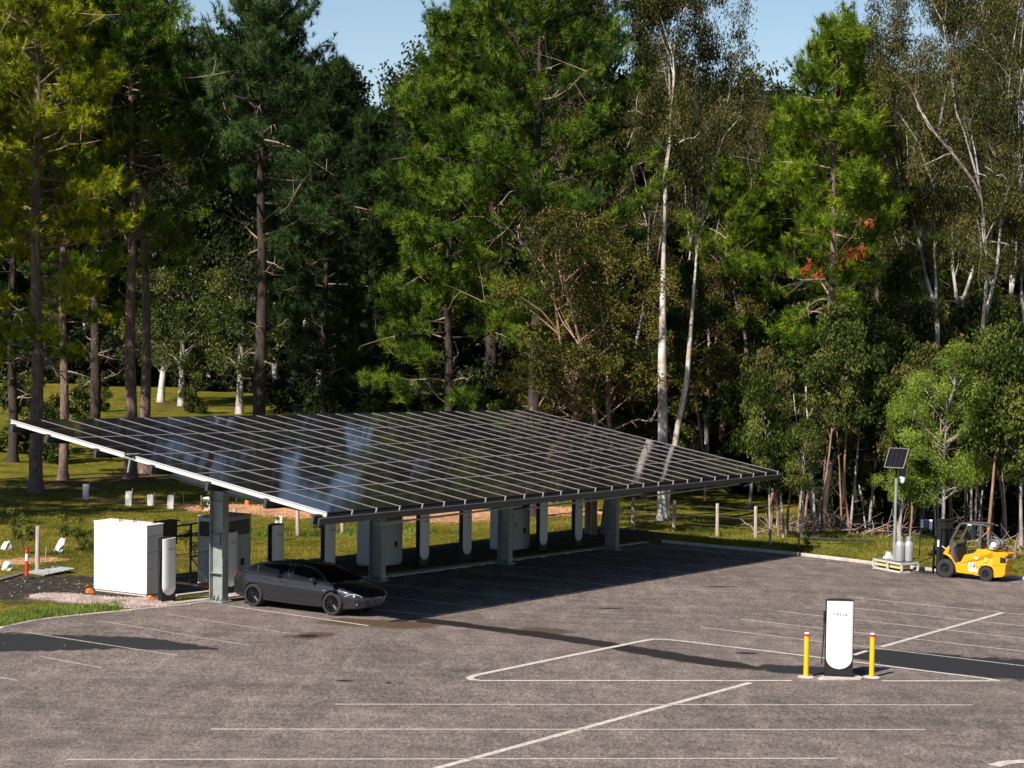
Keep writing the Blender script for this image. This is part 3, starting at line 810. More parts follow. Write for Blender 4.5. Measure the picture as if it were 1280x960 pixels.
# ------------------------------------------------------------------ cabinets
def cabinet(i0, j0, di, dj, H, label, full=True, z=.06):
    r = empty('power_cabinet', LG(i0, j0, z), AU, label, 'cabinet', 'power cabinets of the charging station')
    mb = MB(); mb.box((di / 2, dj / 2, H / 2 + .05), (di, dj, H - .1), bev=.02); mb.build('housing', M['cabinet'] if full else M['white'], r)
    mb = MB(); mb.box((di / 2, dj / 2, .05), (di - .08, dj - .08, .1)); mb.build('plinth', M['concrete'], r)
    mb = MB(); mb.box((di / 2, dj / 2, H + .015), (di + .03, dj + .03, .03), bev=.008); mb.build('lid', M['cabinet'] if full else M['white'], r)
    if full:
        mb = MB()
        mb.box((di * .52, -.012, H - .36), (di * .80, .02, .48)); mb.box((-.012, dj / 2, H - .36), (.02, dj * .8, .48)); mb.build('louvre_recess', M['black'], r)
        for k in range(7):
            mb = MB(); mb.box((di * .52, -.026, H - .56 + k * .066), (di * .78, .006, .022)); mb.build('louvre_slat', M['steel_dark'], r)
        mb = MB(); mb.box((di * .36, -.014, 1.02), (di * .42, .02, 1.0), bev=.006); d = mb.build('door', M['cabinet'], r)
        mb = MB(); mb.box((di * .27, -.035, 1.06), (.05, .03, .16), bev=.008); mb.build('door_handle', M['black'], d)
        mb = MB(); mb.box((di * .70, -.03, .78), (.12, .06, .22), bev=.01); mb.build('switch_box', M['black'], r)
        mb = MB(); mb.box((di * .70, -.066, .78), (.06, .02, .06), bev=.006); mb.build('switch', M['red'], r)
    else:
        for px_, py_ in ((.45, .9), (.3, dj - .8), (di - .15, .25)):
            mb = MB(); mb.ring([(px_, py_, H), (px_, py_, H + .11), (px_ + .05, py_, H + .15), (px_ + .1, py_, H + .11), (px_ + .1, py_, H)], .014, 6); mb.build('lifting_eye', M['black'], r)
        for k in range(3):
            mb = MB(); mb.box((di / 2, -.006, .9 + k * .5), (di * .92, .01, .006)); mb.build('panel_seam', M['grey_plastic'], r)
    return r
def q_ij(px, py):
    p = on_plane(px, py); d = (p.x - FL.x, p.y - FL.y); det = U.x * V.y - V.x * U.y
    return ((d[0] * V.y - V.x * d[1]) / det, (U.x * d[1] - d[0] * U.y) / det)
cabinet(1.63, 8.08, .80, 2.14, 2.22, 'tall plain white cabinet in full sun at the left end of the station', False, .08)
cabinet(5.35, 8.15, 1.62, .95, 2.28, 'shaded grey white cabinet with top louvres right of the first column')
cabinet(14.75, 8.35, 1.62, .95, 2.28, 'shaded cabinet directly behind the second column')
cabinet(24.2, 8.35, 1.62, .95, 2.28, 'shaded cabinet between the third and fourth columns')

# black switchgear frame, brackets and pipe rails behind the first post
r = empty('switchgear_stand', LG(3.3, 8.6), AU, 'black switch box on a dark metal frame with pipes behind the sunlit charging post', 'switchgear')
mb = MB(); mb.box((0, .1, 1.95), (.75, .30, .75), bev=.02); mb.build('switch_box', M['mast'], r)
mb = MB(); mb.box((0, .1, 2.34), (.85, .40, .04)); mb.build('rain_hood', M['mast'], r)
for xx in (-.3, .3):
    mb = MB(); mb.box((xx, .15, .8), (.05, .05, 1.6)); mb.build('leg', M['mast'], r)
for xx in (-.12, .0, .14):
    mb = MB(); mb.ring([(xx, .0, .1), (xx, .0, 1.6)], .03, 8); mb.build('conduit', M['galv'], r)
r = empty('pipe_frame', LG(5.0, 9.4), AU, 'black open pipe frame between the sunlit post and the first column', 'frame')
for (x0, y0, x1, y1) in ((-.8, 0, .9, 0),):
    for xx in (.35, .9):
        mb = MB(); mb.box((xx, 0, 1.05), (.06, .06, 2.1)); mb.build('upright', M['mast'], r)
    for zz, xa in ((2.08, -1.2), (1.75, -1.0), (1.0, .35), (.45, .35)):
        mb = MB(); mb.box(((xa + .9) / 2, 0, zz), (.9 - xa, .05, .05)); mb.build('crossbar', M['mast'], r)
    mb = MB(); mb.ring([(.35, 0, 1.0), (.9, 0, .45)], .02, 6); mb.build('brace', M['mast'], r)
mb = MB(); mb.ring([(-1.0, .3, 1.75), (1.2, .1, 1.62), (2.8, -.5, 1.45)], .025, 6); mb.build('cable_tray', M['mast'], r)
def barrier(i0, j0, i1, j1, label):
    a, b = LG(i0, j0), LG(i1, j1); d = b - a; L = math.hypot(d.x, d.y); an = math.atan2(d.y, d.x)
    r = empty('mesh_fence_panel', a, an, label, 'temporary fence', 'temporary mesh fence panels behind the cabinets')
    for xx in (0, L):
        mb = MB(); mb.ring([(xx, 0, .05), (xx, 0, 1.25)], .022, 8); mb.build('post', M['galv'], r)
        mb = MB(); mb.prism([(-.16, .0), (.16, .0), (.13, .14), (.05, .18), (-.05, .18), (-.13, .14)], -.32, .32, T=Matrix.Translation((xx, 0, 0))); f_ = mb.build('foot_block', M['orange'], r)
    for zz in (.08, 1.22):
        mb = MB(); mb.ring([(0, 0, zz), (L, 0, zz)], .018, 6); mb.build('rail', M['galv'], r)
    mb = MB(); n = int(L / .075)
    for k in range(1, n): mb.box((L * k / n, 0, .65), (.006, .006, 1.12))
    for k in range(7): mb.box((L / 2, 0, .2 + k * .16), (L, .006, .006))
    o = mb.build('wire_mesh', M['wire'], r, kind='stuff')
barrier(2.9, 8.75, 4.85, 8.3, 'low wire fence panel on orange feet between the sunlit post and the first column')
for (px, py, lb) in ((112, 742, 'orange plastic fence foot beside the left corner of the white cabinet'), (188, 750.5, 'orange plastic fence foot between the white cabinet and the sunlit charging post')):
    p = at(px, py); mb = MB()
    mb.prism([(-.10, .0), (.10, .0), (.08, .09), (.03, .12), (-.03, .12), (-.08, .09)], -.13, .13)
    mb.box((0, 0, .125), (.05, .08, .03), bev=.008)
    o = mb.build('barrier_block', M['orange'], loc=(p.x, p.y, p.z), rz=.5); tag(o, lb, 'barrier block', 'loose orange fence feet')

# ------------------------------------------------------------------ the parked car (nose towards local +X)
def loft(stations, close=True):
    """stations: list of rings (equal length lists of points)"""
    vs = []; fs = []; n = len(stations[0])
    for r_ in stations: vs += r_
    for a in range(len(stations) - 1):
        for b in range(n):
            c = (b + 1) % n
            if not close and c == 0: continue
            fs.append((a * n + b, a * n + c, (a + 1) * n + c, (a + 1) * n + b))
    if close:
        fs.append(tuple(range(n - 1, -1, -1))); e = (len(stations) - 1) * n; fs.append(tuple(range(e, e + n)))
    return vs, fs
def lerp_tab(tab, x):
    if x <= tab[0][0]: return tab[0][1]
    for (a, b), (c, d) in zip(tab[:-1], tab[1:]):
        if x <= c:
            t_ = (x - a) / (c - a); t2 = t_ * t_ * (3 - 2 * t_) * .35 + t_ * .65
            return b + (d - b) * t2
    return tab[-1][1]
CAR_W = [(-2.46, .62), (-2.40, .74), (-2.2, .88), (-1.8, .955), (-1.2, .975), (0, .965), (1.0, .965), (1.5, .97), (1.9, .93), (2.2, .82), (2.38, .66), (2.47, .48), (2.50, .34)]
CAR_SH = [(-2.46, .84), (-2.38, 1.02), (-2.2, 1.05), (-1.6, 1.04), (-.8, .99), (.2, .955), (1.0, .92), (1.5, .86), (1.9, .78), (2.2, .70), (2.38, .62), (2.50, .55)]
CAR_TOP = [(-2.46, .86), (-2.38, 1.06), (-2.25, 1.10), (-1.8, 1.14), (-1.3, 1.12), (0, 1.06), (.9, 1.02), (1.2, .985), (1.6, .92), (2.0, .82), (2.25, .73), (2.40, .65), (2.50, .57)]
CAR_BOT = [(-2.46, .42), (-2.35, .30), (-1.9, .22), (0, .17), (1.8, .18), (2.2, .22), (2.4, .26), (2.50, .34)]
def car_ring(x, k=1.0, grow=0):
    w = lerp_tab(CAR_W, x); sh = lerp_tab(CAR_SH, x); tp = lerp_tab(CAR_TOP, x); bt = lerp_tab(CAR_BOT, x); g = grow
    hs = sh - bt
    half = [(w * .80, bt), (w * .955, bt + hs * .05), (w * .975, bt + hs * .16), (w * .965, bt + hs * .26), (w * .985, bt + hs * .42), (w * 1.0, bt + hs * .60), (w * .995, bt + hs * .74), (w * .975, bt + hs * .88), (w * .955, bt + hs * .95), (w * .90, sh + .008), (w * .80, sh + (tp - sh) * .45), (w * .55, sh + (tp - sh) * .85), (w * .25, tp - .005), (0, tp)]
    R_ = [Vector((x, y, z)) for y, z in half]
    L_ = [Vector((x, -y, z)) for y, z in half[-2::-1]]
    return R_ + L_
def build_car():
    r = empty('parked_car', (0, 0, 0), 0, 'dark grey liftback car with black wheels parked half in shade beside the first column', 'car')
    xs_ = list(np.linspace(-2.46, -2.2, 6)) + list(np.linspace(-2.1, 2.0, 42)) + list(np.linspace(2.06, 2.50, 10))
    vs, fs = loft([car_ring(x) for x in xs_])
    mb = MB(); mb.add(vs, fs); body = mb.build('body', M['carpaint'], r); fix_normals(body.data)
    # wheel arches cut out
    cut = []
    for wx in (-1.48, 1.48):
        c = MB(); c.lathe([(.385, -1.3), (.385, 1.3)], 40, c=(wx, 0, .355), axis='Y'); co = c.build('cutter', M['black']); fix_normals(co.data); cut.append(co)
        md = body.modifiers.new('b', 'BOOLEAN'); md.object = co; md.operation = 'DIFFERENCE'; md.solver = 'EXACT'
    dg = bpy.context.evaluated_depsgraph_get(); me = bpy.data.meshes.new_from_object(body.evaluated_get(dg))
    body.modifiers.clear(); me.materials.clear(); me.materials.append(M['carpaint']); body.data = me
    me.polygons.foreach_set('material_index', [0] * len(me.polygons))
    me.polygons.foreach_set('use_smooth', [True] * len(me.polygons)); me.set_sharp_from_angle(angle=math.radians(32))
    for c in cut: bpy.data.objects.remove(c)
    # glasshouse
    GL = [(-2.12, .0), (-1.9, .09), (-1.5, .22), (-1.0, .325), (-.5, .375), (0, .395), (.3, .385), (.6, .33), (.9, .215), (1.15, .10), (1.36, .0)]
    rings = []
    for x in np.linspace(-2.12, 1.36, 36):
        h = lerp_tab(GL, x); w = lerp_tab(CAR_W, x) * .93; sh = lerp_tab(CAR_SH, x) - .015; tp = lerp_tab(CAR_TOP, x) - .01
        z1 = max(tp, sh) + h
        lo = sh
        wt = w * (1 - .33 * min(1, h / .36))
        half = [(w * .97, lo), (w * .965, lo + .03), (w * .97 + (wt - w) * .5, lo + (z1 - lo) * .5), (wt, lo + (z1 - lo) * .86), (wt * .88, lo + (z1 - lo) * .955), (wt * .5, z1 - .006), (0, z1)]
        rings.append([Vector((x, y, z)) for y, z in half] + [Vector((x, -y, z)) for y, z in half[-2::-1]])
    vs, fs = loft(rings); mb = MB(); mb.add(vs, fs); g = mb.build('glasshouse', M['carglass'], r, smooth=50); fix_normals(g.data)
    def gp(x, s, f, out=.004):
        """point on the side of the glasshouse: f 0 beltline .. 1 roof edge"""
        h = lerp_tab(GL, x); w = lerp_tab(CAR_W, x) * .93; sh = lerp_tab(CAR_SH, x) - .015; tp = lerp_tab(CAR_TOP, x) - .01; z1 = max(tp, sh) + h
        wt = w * (1 - .33 * min(1, h / .36))
        P = [(w * .965, sh + .02), (w * .97 + (wt - w) * .5, sh + (z1 - sh) * .5), (wt, sh + (z1 - sh) * .86)]
        t_ = f * 2; a = P[min(1, int(t_))]; b = P[min(1, int(t_)) + 1]; u = t_ - min(1, int(t_))
        return Vector((x, s * (a[0] + (b[0] - a[0]) * u + out), a[1] + (b[1] - a[1]) * u))
    for s in (-1, 1):
        # chrome outline of the side windows
        mb = MB(); top = [gp(x, s, .12 + .88 * min(1, (x + 1.93) / .55), .006) for x in np.linspace(-1.93, -1.38, 6)] + [gp(x, s, 1.0, .004) for x in np.linspace(-1.2, .62, 12)] + [gp(x, s, 1 - (x - .62) / .5 * .9, .006) for x in np.linspace(.72, 1.12, 5)]
        mb.ring(top, .0085, 5); mb.ring([gp(x, s, .06, .006) for x in np.linspace(-1.93, 1.12, 16)], .0085, 5); mb.build('window_trim', M['chrome'], r, smooth=60)
        # A pillar and roof rail in body colour
        mb = MB(); mb.ring([gp(x, s, f, -.004) + Vector((0, 0, dz)) for x, f, dz in ((1.30, .3, .0), (1.12, .75, .01), (.92, 1.0, .01), (.7, 1.04, .012), (.4, 1.05, .016), (0, 1.06, .018), (-.5, 1.06, .018), (-1.0, 1.04, .014), (-1.5, 1.0, .01), (-1.95, .8, .0))], [.02, .026, .022, .016, .012, .011, .011, .014, .024, .03], 7, flat=.8)
        mb.build('roof_rail', M['carpaint'], r, smooth=60)
        for xp in (-.22, -1.42):
            mb = MB(); mb.ring([gp(xp, s, .04, .0), gp(xp - .02, s, .5, .0), gp(xp - .06, s, 1.0, .0)], .016 if xp < -1 else .03, 5, flat=.4); mb.build('window_pillar', M['black'], r)
        mb = MB(); mb.ring([gp(-.30, s, .04, .004), gp(-.32, s, .5, .004), gp(-.36, s, 1.0, .004)], .008, 5); mb.ring([gp(-.13, s, .04, .004), gp(-.15, s, .5, .004), gp(-.18, s, 1.0, .004)], .008, 5); mb.build('pillar_trim', M['chrome'], r)
        # door seams follow the body side
        for xs0, sl in ((1.02, .10), (-.22, .0), (-1.22, -.12)):
            mb = MB(); pts = []
            for k_ in range(1, 9):
                rg = car_ring(xs0 + sl * (k_ / 8 - 1) * -1); q = rg[k_]; pts.append(Vector((q.x, s * (abs(q.y) + .001), q.z)))
            mb.ring(pts, .0055, 4); mb.build('door_seam', M['black'], r)
        for xh in (.0 - .42, -1.30 + .25):
            rg = car_ring(xh); q = rg[7]; mb = MB(); mb.box((xh + .0, s * (q.y + .004), q.z - .02), (.20, .018, .028), bev=.006); mb.build('door_handle', M['carpaint'], r)
        mb = MB(); mb.ring([Vector((x, s * (car_ring(x)[2].y + .004), car_ring(x)[2].z + .015)) for x in np.linspace(-1.0, .98, 8)], .014, 5); mb.build('sill_trim', M['carpaint'], r, smooth=60)
        # mirror
        mb = MB(); mb.lathe([(.005, -.11), (.06, -.09), (.082, -.02), (.075, .06), (.03, .11)], 12, c=(.80, s * 1.03, 1.02), axis='Y'); mi = mb.build('wing_mirror', M['carpaint'], r, smooth=50); mi.scale = (.9, 1, .85); mi.location = (.08, 0, .15)
        mb = MB(); mb.box((.80, s * .93, .99), (.08, .14, .03), bev=.01); mb.build('mirror_arm', M['black'], r)
        # headlights, tail lights, fog lights
        hl = [(1.93, .60), (2.05, .665), (2.2, .68), (2.33, .625), (2.37, .585), (2.25, .575), (2.1, .58)]
        def surf(x, z, out):
            rg = car_ring(x)[:14]
            for a, b in zip(rg[:-1], rg[1:]):
                if a.z <= z <= b.z: u = (z - a.z) / (b.z - a.z + 1e-9); return Vector((x, s * (a.y + (b.y - a.y) * u + out), z))
            return Vector((x, s * (rg[-3].y + out), z))
        def patch(name, poly, mat, out, drop=.03):
            o_ = [surf(x, z, out) for x, z in poly]; i_ = [surf(x, z, -drop) for x, z in poly]; n = len(poly)
            mb = MB(); c_ = sum(o_, Vector()) / n
            mb.add(o_ + i_ + [c_ + Vector((.0, s * .008, 0))], [(k, (k + 1) % n, n + (k + 1) % n, n + k) for k in range(n)] + [(k, (k + 1) % n, 2 * n) for k in range(n)])
            o = mb.build(name, mat, r, smooth=40); fix_normals(o.data); return o
        h_ = patch('headlight', hl, M['carglass'], .006)
        mb = MB(); mb.ring([surf(x, z, .014) for x, z in hl[:5]], .011, 5); mb.build('light_strip', M['lens'], h_)
        mb = MB(); mb.lathe([(.0, -.02), (.03, -.01), (.035, .012), (.0, .02)], 10, c=surf(2.18, .618, .0), axis='Y'); mb.build('projector', M['lens'], h_, smooth=50)
        patch('fog_light', [(2.18, .38), (2.26, .41), (2.36, .40), (2.34, .35), (2.22, .345)], M['black'], .006)
        mb = MB(); mb.lathe([(.0, -.01), (.02, .0), (.0, .015)], 10, c=surf(2.25, .378, .003), axis='Y'); mb.build('fog_lens', M['lens'], r, smooth=50)
        patch('tail_light', [(-2.40, .86), (-2.33, .99), (-2.12, .955), (-2.08, .92), (-2.25, .87)], M['red_lens'], .006)
        patch('side_badge', [(1.10, .73), (1.22, .745), (1.24, .72), (1.12, .71)], M['chrome'], .004)
        # arch lips
        for wx in (-1.48, 1.48):
            mb = MB(); pts = []
            for k_ in range(0, 25):
                a = math.radians(-18 + k_ * 9); x_ = wx + .392 * math.cos(a); z_ = .355 + .392 * math.sin(a)
                if z_ > lerp_tab(CAR_BOT, x_) + .04: pts.append(surf(x_, z_, .0))
            mb.ring(pts, .012, 5); mb.build('arch_lip', M['carpaint'], r, smooth=60)
            mb = MB(); mb.lathe([(.378, -.02), (.378, .30)], 28, c=(wx, .42 if s > 0 else -.70, .355), axis='Y'); mb.build('wheel_well', M['black'], r)
            w_ = empty('wheel', (wx, s * .86, .352)); w_.parent = r
            mb = MB(); mb.lathe([(.262, -.115), (.325, -.12), (.348, -.09), (.352, 0), (.348, .09), (.325, .12), (.262, .115), (.255, .0)], 36, axis='Y', cap=False); mb.build('tyre', M['rubber'], w_, smooth=35)
            mb = MB(); mb.lathe([(.262, -.11), (.262, .112), (.245, .114), (.24, .06), (.05, .045), (.0, .045)] if s > 0 else [(.262, .11), (.262, -.112), (.245, -.114), (.24, -.06), (.05, -.045), (.0, -.045)], 36, axis='Y', cap=False)
            for q in range(10):
                an = q * PI / 5
                for da in (-.11, .11):
                    mb.ring([(.06 * math.cos(an), s * .085, .06 * math.sin(an)), (.15 * math.cos(an + da * .6), s * .10, .15 * math.sin(an + da * .6)), (.25 * math.cos(an + da), s * .108, .25 * math.sin(an + da))], [.020, .012, .010], 5)
            mb.lathe([(.0, s * .10), (.045, s * .10), (.05, s * .06)][::1], 14, axis='Y')
            mb.build('rim', M['rimblack'], w_, smooth=40)
            mb = MB(); mb.lathe([(.0, s * .05), (.18, s * .05), (.18, s * .03)], 20, axis='Y'); mb.build('brake_disc', M['steel_dark'], w_)
    mb = MB(); mb.box((0, 0, .26), (3.6, 1.35, .12)); mb.build('underbody', M['black'], r)
    # front: lower intake and nose trim; rear: number plate
    mb = MB(); mb.ring([(2.36, -.5, .30), (2.47, -.25, .30), (2.49, 0, .30), (2.47, .25, .30), (2.36, .5, .30)], .045, 6, flat=.8); mb.build('lower_intake', M['black'], r, smooth=50)
    mb = MB(); mb.ring([(2.42, -.42, .575), (2.495, -.2, .56), (2.51, 0, .555), (2.495, .2, .56), (2.42, .42, .575)], .012, 5); mb.build('nose_trim', M['chrome'], r, smooth=50)
    mb = MB(); mb.box((2.515, 0, .43), (.012, .37, .12)); mb.build('number_plate', M['grey_plastic'], r)  # front plate coloured dark for the shade on the nose
    mb = MB(); mb.box((-2.47, 0, .70), (.012, .37, .12)); mb.build('number_plate', M['label_white'], r)
    return r
t = NT("satin_black_rim"); t.set(Base_Color=(.02, .02, .022), Roughness=.35, Metallic=.6); M['rimblack'] = t.m
car = build_car()
# near-side wheels seen at i = 3.0; nose points down the bay (-V)
cw = LG(3.0 + .90, 3.42)
car.location = (cw.x, cw.y, cw.z + .005)
# orientation follows the sloping car park
fx = Vector((-V.x, -V.y, 0)).normalized(); fx.z = plane(fx.x, fx.y) - plane(0, 0); fx.normalize()
gn = Vector((.0224907, .0394887, 1)).normalized(); fy = gn.cross(fx).normalized()
RC = Matrix((fx, fy, gn)).transposed(); car.rotation_euler = RC.to_euler()

# ------------------------------------------------------------------ forklift (forks towards local +X, its left side is +Y)
def taper_back(mb):
    for v in mb.v:
        if v.x < -1.12: v.y *= 1 - min(.42, (-1.12 - v.x) * .85)
    return mb
def build_forklift():
    r = empty('forklift', (0, 0, 0), 0, 'yellow gas forklift with black mast and overhead guard parked at the kerb', 'forklift')
    def wheel(x, y, R_, w, nm='wheel'):
        s = 1 if y > 0 else -1
        e = empty(nm, (x, y, R_)); e.parent = r
        mb = MB(); mb.lathe([(R_ * .55, -w / 2), (R_ * .9, -w / 2), (R_, -w * .36), (R_, w * .36), (R_ * .9, w / 2), (R_ * .55, w / 2)], 28, axis='Y', cap=False)
        for k in range(20):
            a = k * PI / 10; mb.box((R_ * math.cos(a) * .985, 0, R_ * math.sin(a) * .985), (.05, w * .9, .035), R=Matrix.Rotation(-a, 3, 'Y'))
        mb.build('tyre', M['rubber'], e, smooth=30)
        mb = MB(); mb.lathe([(R_ * .56, s * w * .42), (R_ * .50, s * w * .25), (R_ * .22, s * w * .2), (R_ * .20, s * w * .42), (0, s * w * .45)], 20, axis='Y', cap=False); mb.build('rim', M['mast'], e, smooth=35)
    for s in (-1, 1):
        wheel(.83, s * .50, .355, .24); wheel(-.83, s * .50, .275, .19)
    # chassis side: one profile, openings for the wheels
    prof = [(.34, .22), (-.48, .20), (-.52, .42), (-.62, .56), (-.83, .60), (-1.02, .56), (-1.10, .45), (-1.13, .16), (-1.42, .20), (-1.50, .30), (-1.52, .72), (-1.44, .74), (-1.44, .98), (-1.56, 1.0), (-1.58, 1.10), (-1.50, 1.14), (-1.10, 1.15), (-.72, 1.21), (-.42, 1.20), (-.30, 1.05), (-.10, .98), (.10, .93), (.24, .66), (.46, .58), (.50, .62), (.66, .86), (.82, .92), (.95, .94), (1.00, .90), (.80, .84), (.62, .72), (.47, .50), (.42, .24)]
    mb = MB(); mb.prism(prof, -.52, .52); taper_back(mb); o = mb.build('chassis', M['cat_yellow'], r); fix_normals(o.data)
    md = o.modifiers.new('bv', 'BEVEL'); md.width = .02; md.segments = 2; md.limit_method = 'ANGLE'
    mb = MB(); mb.prism([(-1.05, .62), (-1.50, .62), (-1.55, .70), (-1.55, .90), (-1.46, .98), (-1.46, 1.12), (-1.2, 1.14), (-1.05, 1.10)], -.54, .54); taper_back(mb); o = mb.build('counterweight', M['cat_yellow'], r); fix_normals(o.data)
    md = o.modifiers.new('bv', 'BEVEL'); md.width = .03; md.segments = 2
    mb = MB(); mb.prism([(-1.33, .74), (-1.53, .74), (-1.53, .93), (-1.33, .96)], -.548, .548); taper_back(mb); mb.build('tail_light_recess', M['black'], r)
    for s in (-1, 1):
        mb = MB(); mb.box((-1.54, s * .28, .86), (.03, .10, .10), bev=.01); mb.build('tail_light', M['lens'], r)
    # front cowl, floor step, dashboard
    mb = MB(); mb.prism([(.50, .62), (.24, .64), (.30, .60), (.42, .60), (.66, .88), (.70, 1.18), (.60, 1.34), (.44, 1.34), (.54, 1.12), (.50, .86)], -.50, .50); o = mb.build('cowl', M['grey_plastic'], r); fix_normals(o.data)
    for y0_ in (.40, -.50):
        mb = MB(); mb.prism([(.92, .88), (.98, .92), (.80, 1.22), (.70, 1.22), (.78, .92)], y0_, y0_ + .10); mb.build('fender', M['cat_yellow'], r)
    mb = MB(); mb.prism([(.40, .62), (.16, .66), (.05, .94), (.0, .94), (.12, .62), (.3, .56)], -.51, .51); mb.build('floor_step', M['grey_plastic'], r)
    mb = MB(); mb.box((.47, 0, .95), (.10, .9, .5)); mb.build('firewall', M['black'], r)
    # seat, wheel
    mb = MB(); mb.box((-.16, 0, 1.03), (.52, .50, .13), bev=.04); mb.build('seat', M['black'], r)
    mb = MB(); mb.box((-.42, 0, 1.32), (.12, .48, .55), R=Matrix.Rotation(-.18, 3, 'Y'), bev=.05); mb.build('backrest', M['black'], r)
    mb = MB(); mb.box((-.47, .0, 1.56), (.08, .30, .10), bev=.03); mb.build('headrest', M['silver'], r)
    mb = MB(); mb.ring([(.46, 0, 1.2), (.28, 0, 1.42)], .025, 8)
    e = Vector((.25, 0, 1.45)); Rw = Matrix.Rotation(-.7, 3, 'Y'); mb.ring([e + Rw @ Vector((.18 * math.cos(a * PI / 9), .18 * math.sin(a * PI / 9), 0)) for a in range(19)], .016, 6)
    mb.build('steering_wheel', M['black'], r)
    for k in range(3):
        mb = MB(); mb.ring([(.42, -.2 - .07 * k, 1.25), (.38, -.2 - .07 * k, 1.46)], .01, 5); mb.build('lever', M['black'], r)
    # overhead guard
    for s in (-1, 1):
        mb = MB(); mb.ring([(.74, s * .47, 1.18), (.62, s * .47, 1.55), (.36, s * .46, 2.08), (.22, s * .45, 2.14), (-.62, s * .45, 2.13)], .038, 6, flat=1.2); mb.build('guard_front_post', M['grey_plastic'], r, smooth=50)
        mb = MB(); mb.box((-.50, s * .45, 1.65), (.10, .06, .95), bev=.01); mb.build('guard_rear_post', M['grey_plastic'], r)
    for k in range(8):
        mb = MB(); mb.box((.22 - k * .13, 0, 2.14), (.05, .88, .03)); mb.build('guard_bar', M['grey_plastic'], r)
    mb = MB(); mb.prism([(.30, 2.10), (.22, 2.17), (-.60, 2.155), (-.84, 2.10), (-.84, 2.07), (-.6, 2.11), (.2, 2.12)], .43, .48); mb.prism([(.30, 2.10), (.22, 2.17), (-.60, 2.155), (-.84, 2.10), (-.84, 2.07), (-.6, 2.11), (.2, 2.12)], -.48, -.43); mb.build('guard_rim', M['grey_plastic'], r)
    mb = MB(); mb.lathe([(.0, -.05), (.05, -.04), (.05, .04), (.0, .05)], 10, c=(-.80, .40, 2.03), axis='Y'); mb.build('beacon', M['amber'], r, smooth=40)
    mb = MB(); mb.box((-.05, .49, 2.10), (.16, .012, .06)); mb.build('work_light', M['lens'], r)
    # mast: two channels each side, cross heads, chains, hydraulic cylinder
    for s in (-1, 1):
        mb = MB(); mb.box((1.24, s * .33, 1.12), (.16, .08, 2.10)); mb.build('mast_channel', M['mast'], r)
        mb = MB(); mb.box((1.13, s * .24, 1.14), (.13, .07, 2.12)); mb.build('mast_channel', M['mast'], r)
        mb = MB(); mb.ring([(1.08, s * .14, .3), (1.08, s * .14, 2.0)], .035, 8); mb.build('lift_cylinder', M['mast'], r, smooth=50)
        mb = MB(); mb.ring([(1.08, s * .14, 1.3), (1.08, s * .14, 1.85)], .018, 6); mb.build('cylinder_rod', M['chrome'], r, smooth=50)
        mb = MB(); mb.ring([(.80, s * .42, 1.02), (1.10, s * .36, 1.18)], .028, 8); mb.build('tilt_cylinder', M['silver'], r, smooth=50)
        mb = MB(); mb.box((1.48, s * .26, .62), (.05, .12, 1.10)); mb.box((1.95, s * .26, .08), (1.0, .11, .035)); mb.build('fork', M['mast'], r)
    mb = MB(); mb.box((1.20, 0, 2.18), (.34, .78, .05)); mb.build('mast_top', M['mast'], r)
    mb = MB(); mb.box((1.18, 0, 1.98), (.30, .70, .26)); mb.box((1.2, 0, .35), (.2, .6, .12)); mb.build('cross_head', M['mast'], r)
    mb = MB(); mb.box((1.25, .385, 1.28), (.07, .012, .26)); mb.build('warning_label', M['label_white'], r)
    for zz in (.32, .92):
        mb = MB(); mb.box((1.42, 0, zz), (.05, .95, .11)); mb.build('carriage_bar', M['mast'], r)
    for k in range(7):
        mb = MB(); mb.box((1.42, -.42 + k * .14, 1.24), (.025, .025, .55)); mb.build('load_backrest', M['mast'], r)
    mb = MB(); mb.box((1.42, 0, 1.52), (.03, .95, .04)); mb.build('load_backrest', M['mast'], r)
    # gas bottle lying across the back
    mb = MB(); mb.lathe([(.0, -.38), (.09, -.375), (.16, -.33), (.185, -.24), (.185, .24), (.16, .33), (.09, .375), (.0, .38)], 22, c=(-1.05, .05, 1.42), axis='Y'); g = mb.build('gas_bottle', M['silver'], r, smooth=50)
    mb = MB(); mb.lathe([(.20, .36), (.20, .50), (.188, .50), (.188, .36)], 22, c=(-1.05, .05, 1.42), axis='Y'); mb.build('valve_guard', M['silver'], g, smooth=30)
    mb = MB(); mb.lathe([(.10, .36), (.11, .44), (.05, .47), (.0, .47)], 14, c=(-1.05, .05, 1.42), axis='Y'); mb.build('valve', M['label_white'], g, smooth=40)
    for yy in (-.15, .22):
        mb = MB(); mb.lathe([(.20, -.03), (.20, .03), (.186, .03), (.186, -.03)], 22, c=(-1.05, yy, 1.42), axis='Y'); mb.build('bottle_strap', M['mast'], r, smooth=30)
    mb = MB(); mb.box((-1.05, .05, 1.20), (.34, .5, .08), bev=.02); mb.build('bottle_cradle', M['cat_yellow'], r)
    mb = MB(); mb.box((-1.40, 0, 1.22), (.05, .05, .2)); mb.build('bottle_bracket', M['mast'], r)
    # lettering and decals on the left flank
    yl = .523
    def flat(name, x0, x1, z0, z1, mat, dy=0):
        mb = MB(); mb.box(((x0 + x1) / 2, yl + dy, (z0 + z1) / 2), (abs(x1 - x0), .006, z1 - z0)); return mb.build(name, mat, r)
    flat('number_decal', -.10, -.46, .32, .44, M['label_white'])
    flat('badge_plate', -.06, -.38, .47, .66, M['label_white'])
    me = text_mesh('CAT', .20, .002, .9); me.materials.append(M['black']); o = link('lettering', me, r, (-.20, yl + .008, .565)); o.rotation_euler = (PI / 2, 0, PI)
    mb = MB(); mb.prism([(-.27, .49), (-.36, .49), (-.36, .64), (-.33, .64)], yl + .008, yl + .014); mb.build('badge_triangle', M['red'], r)
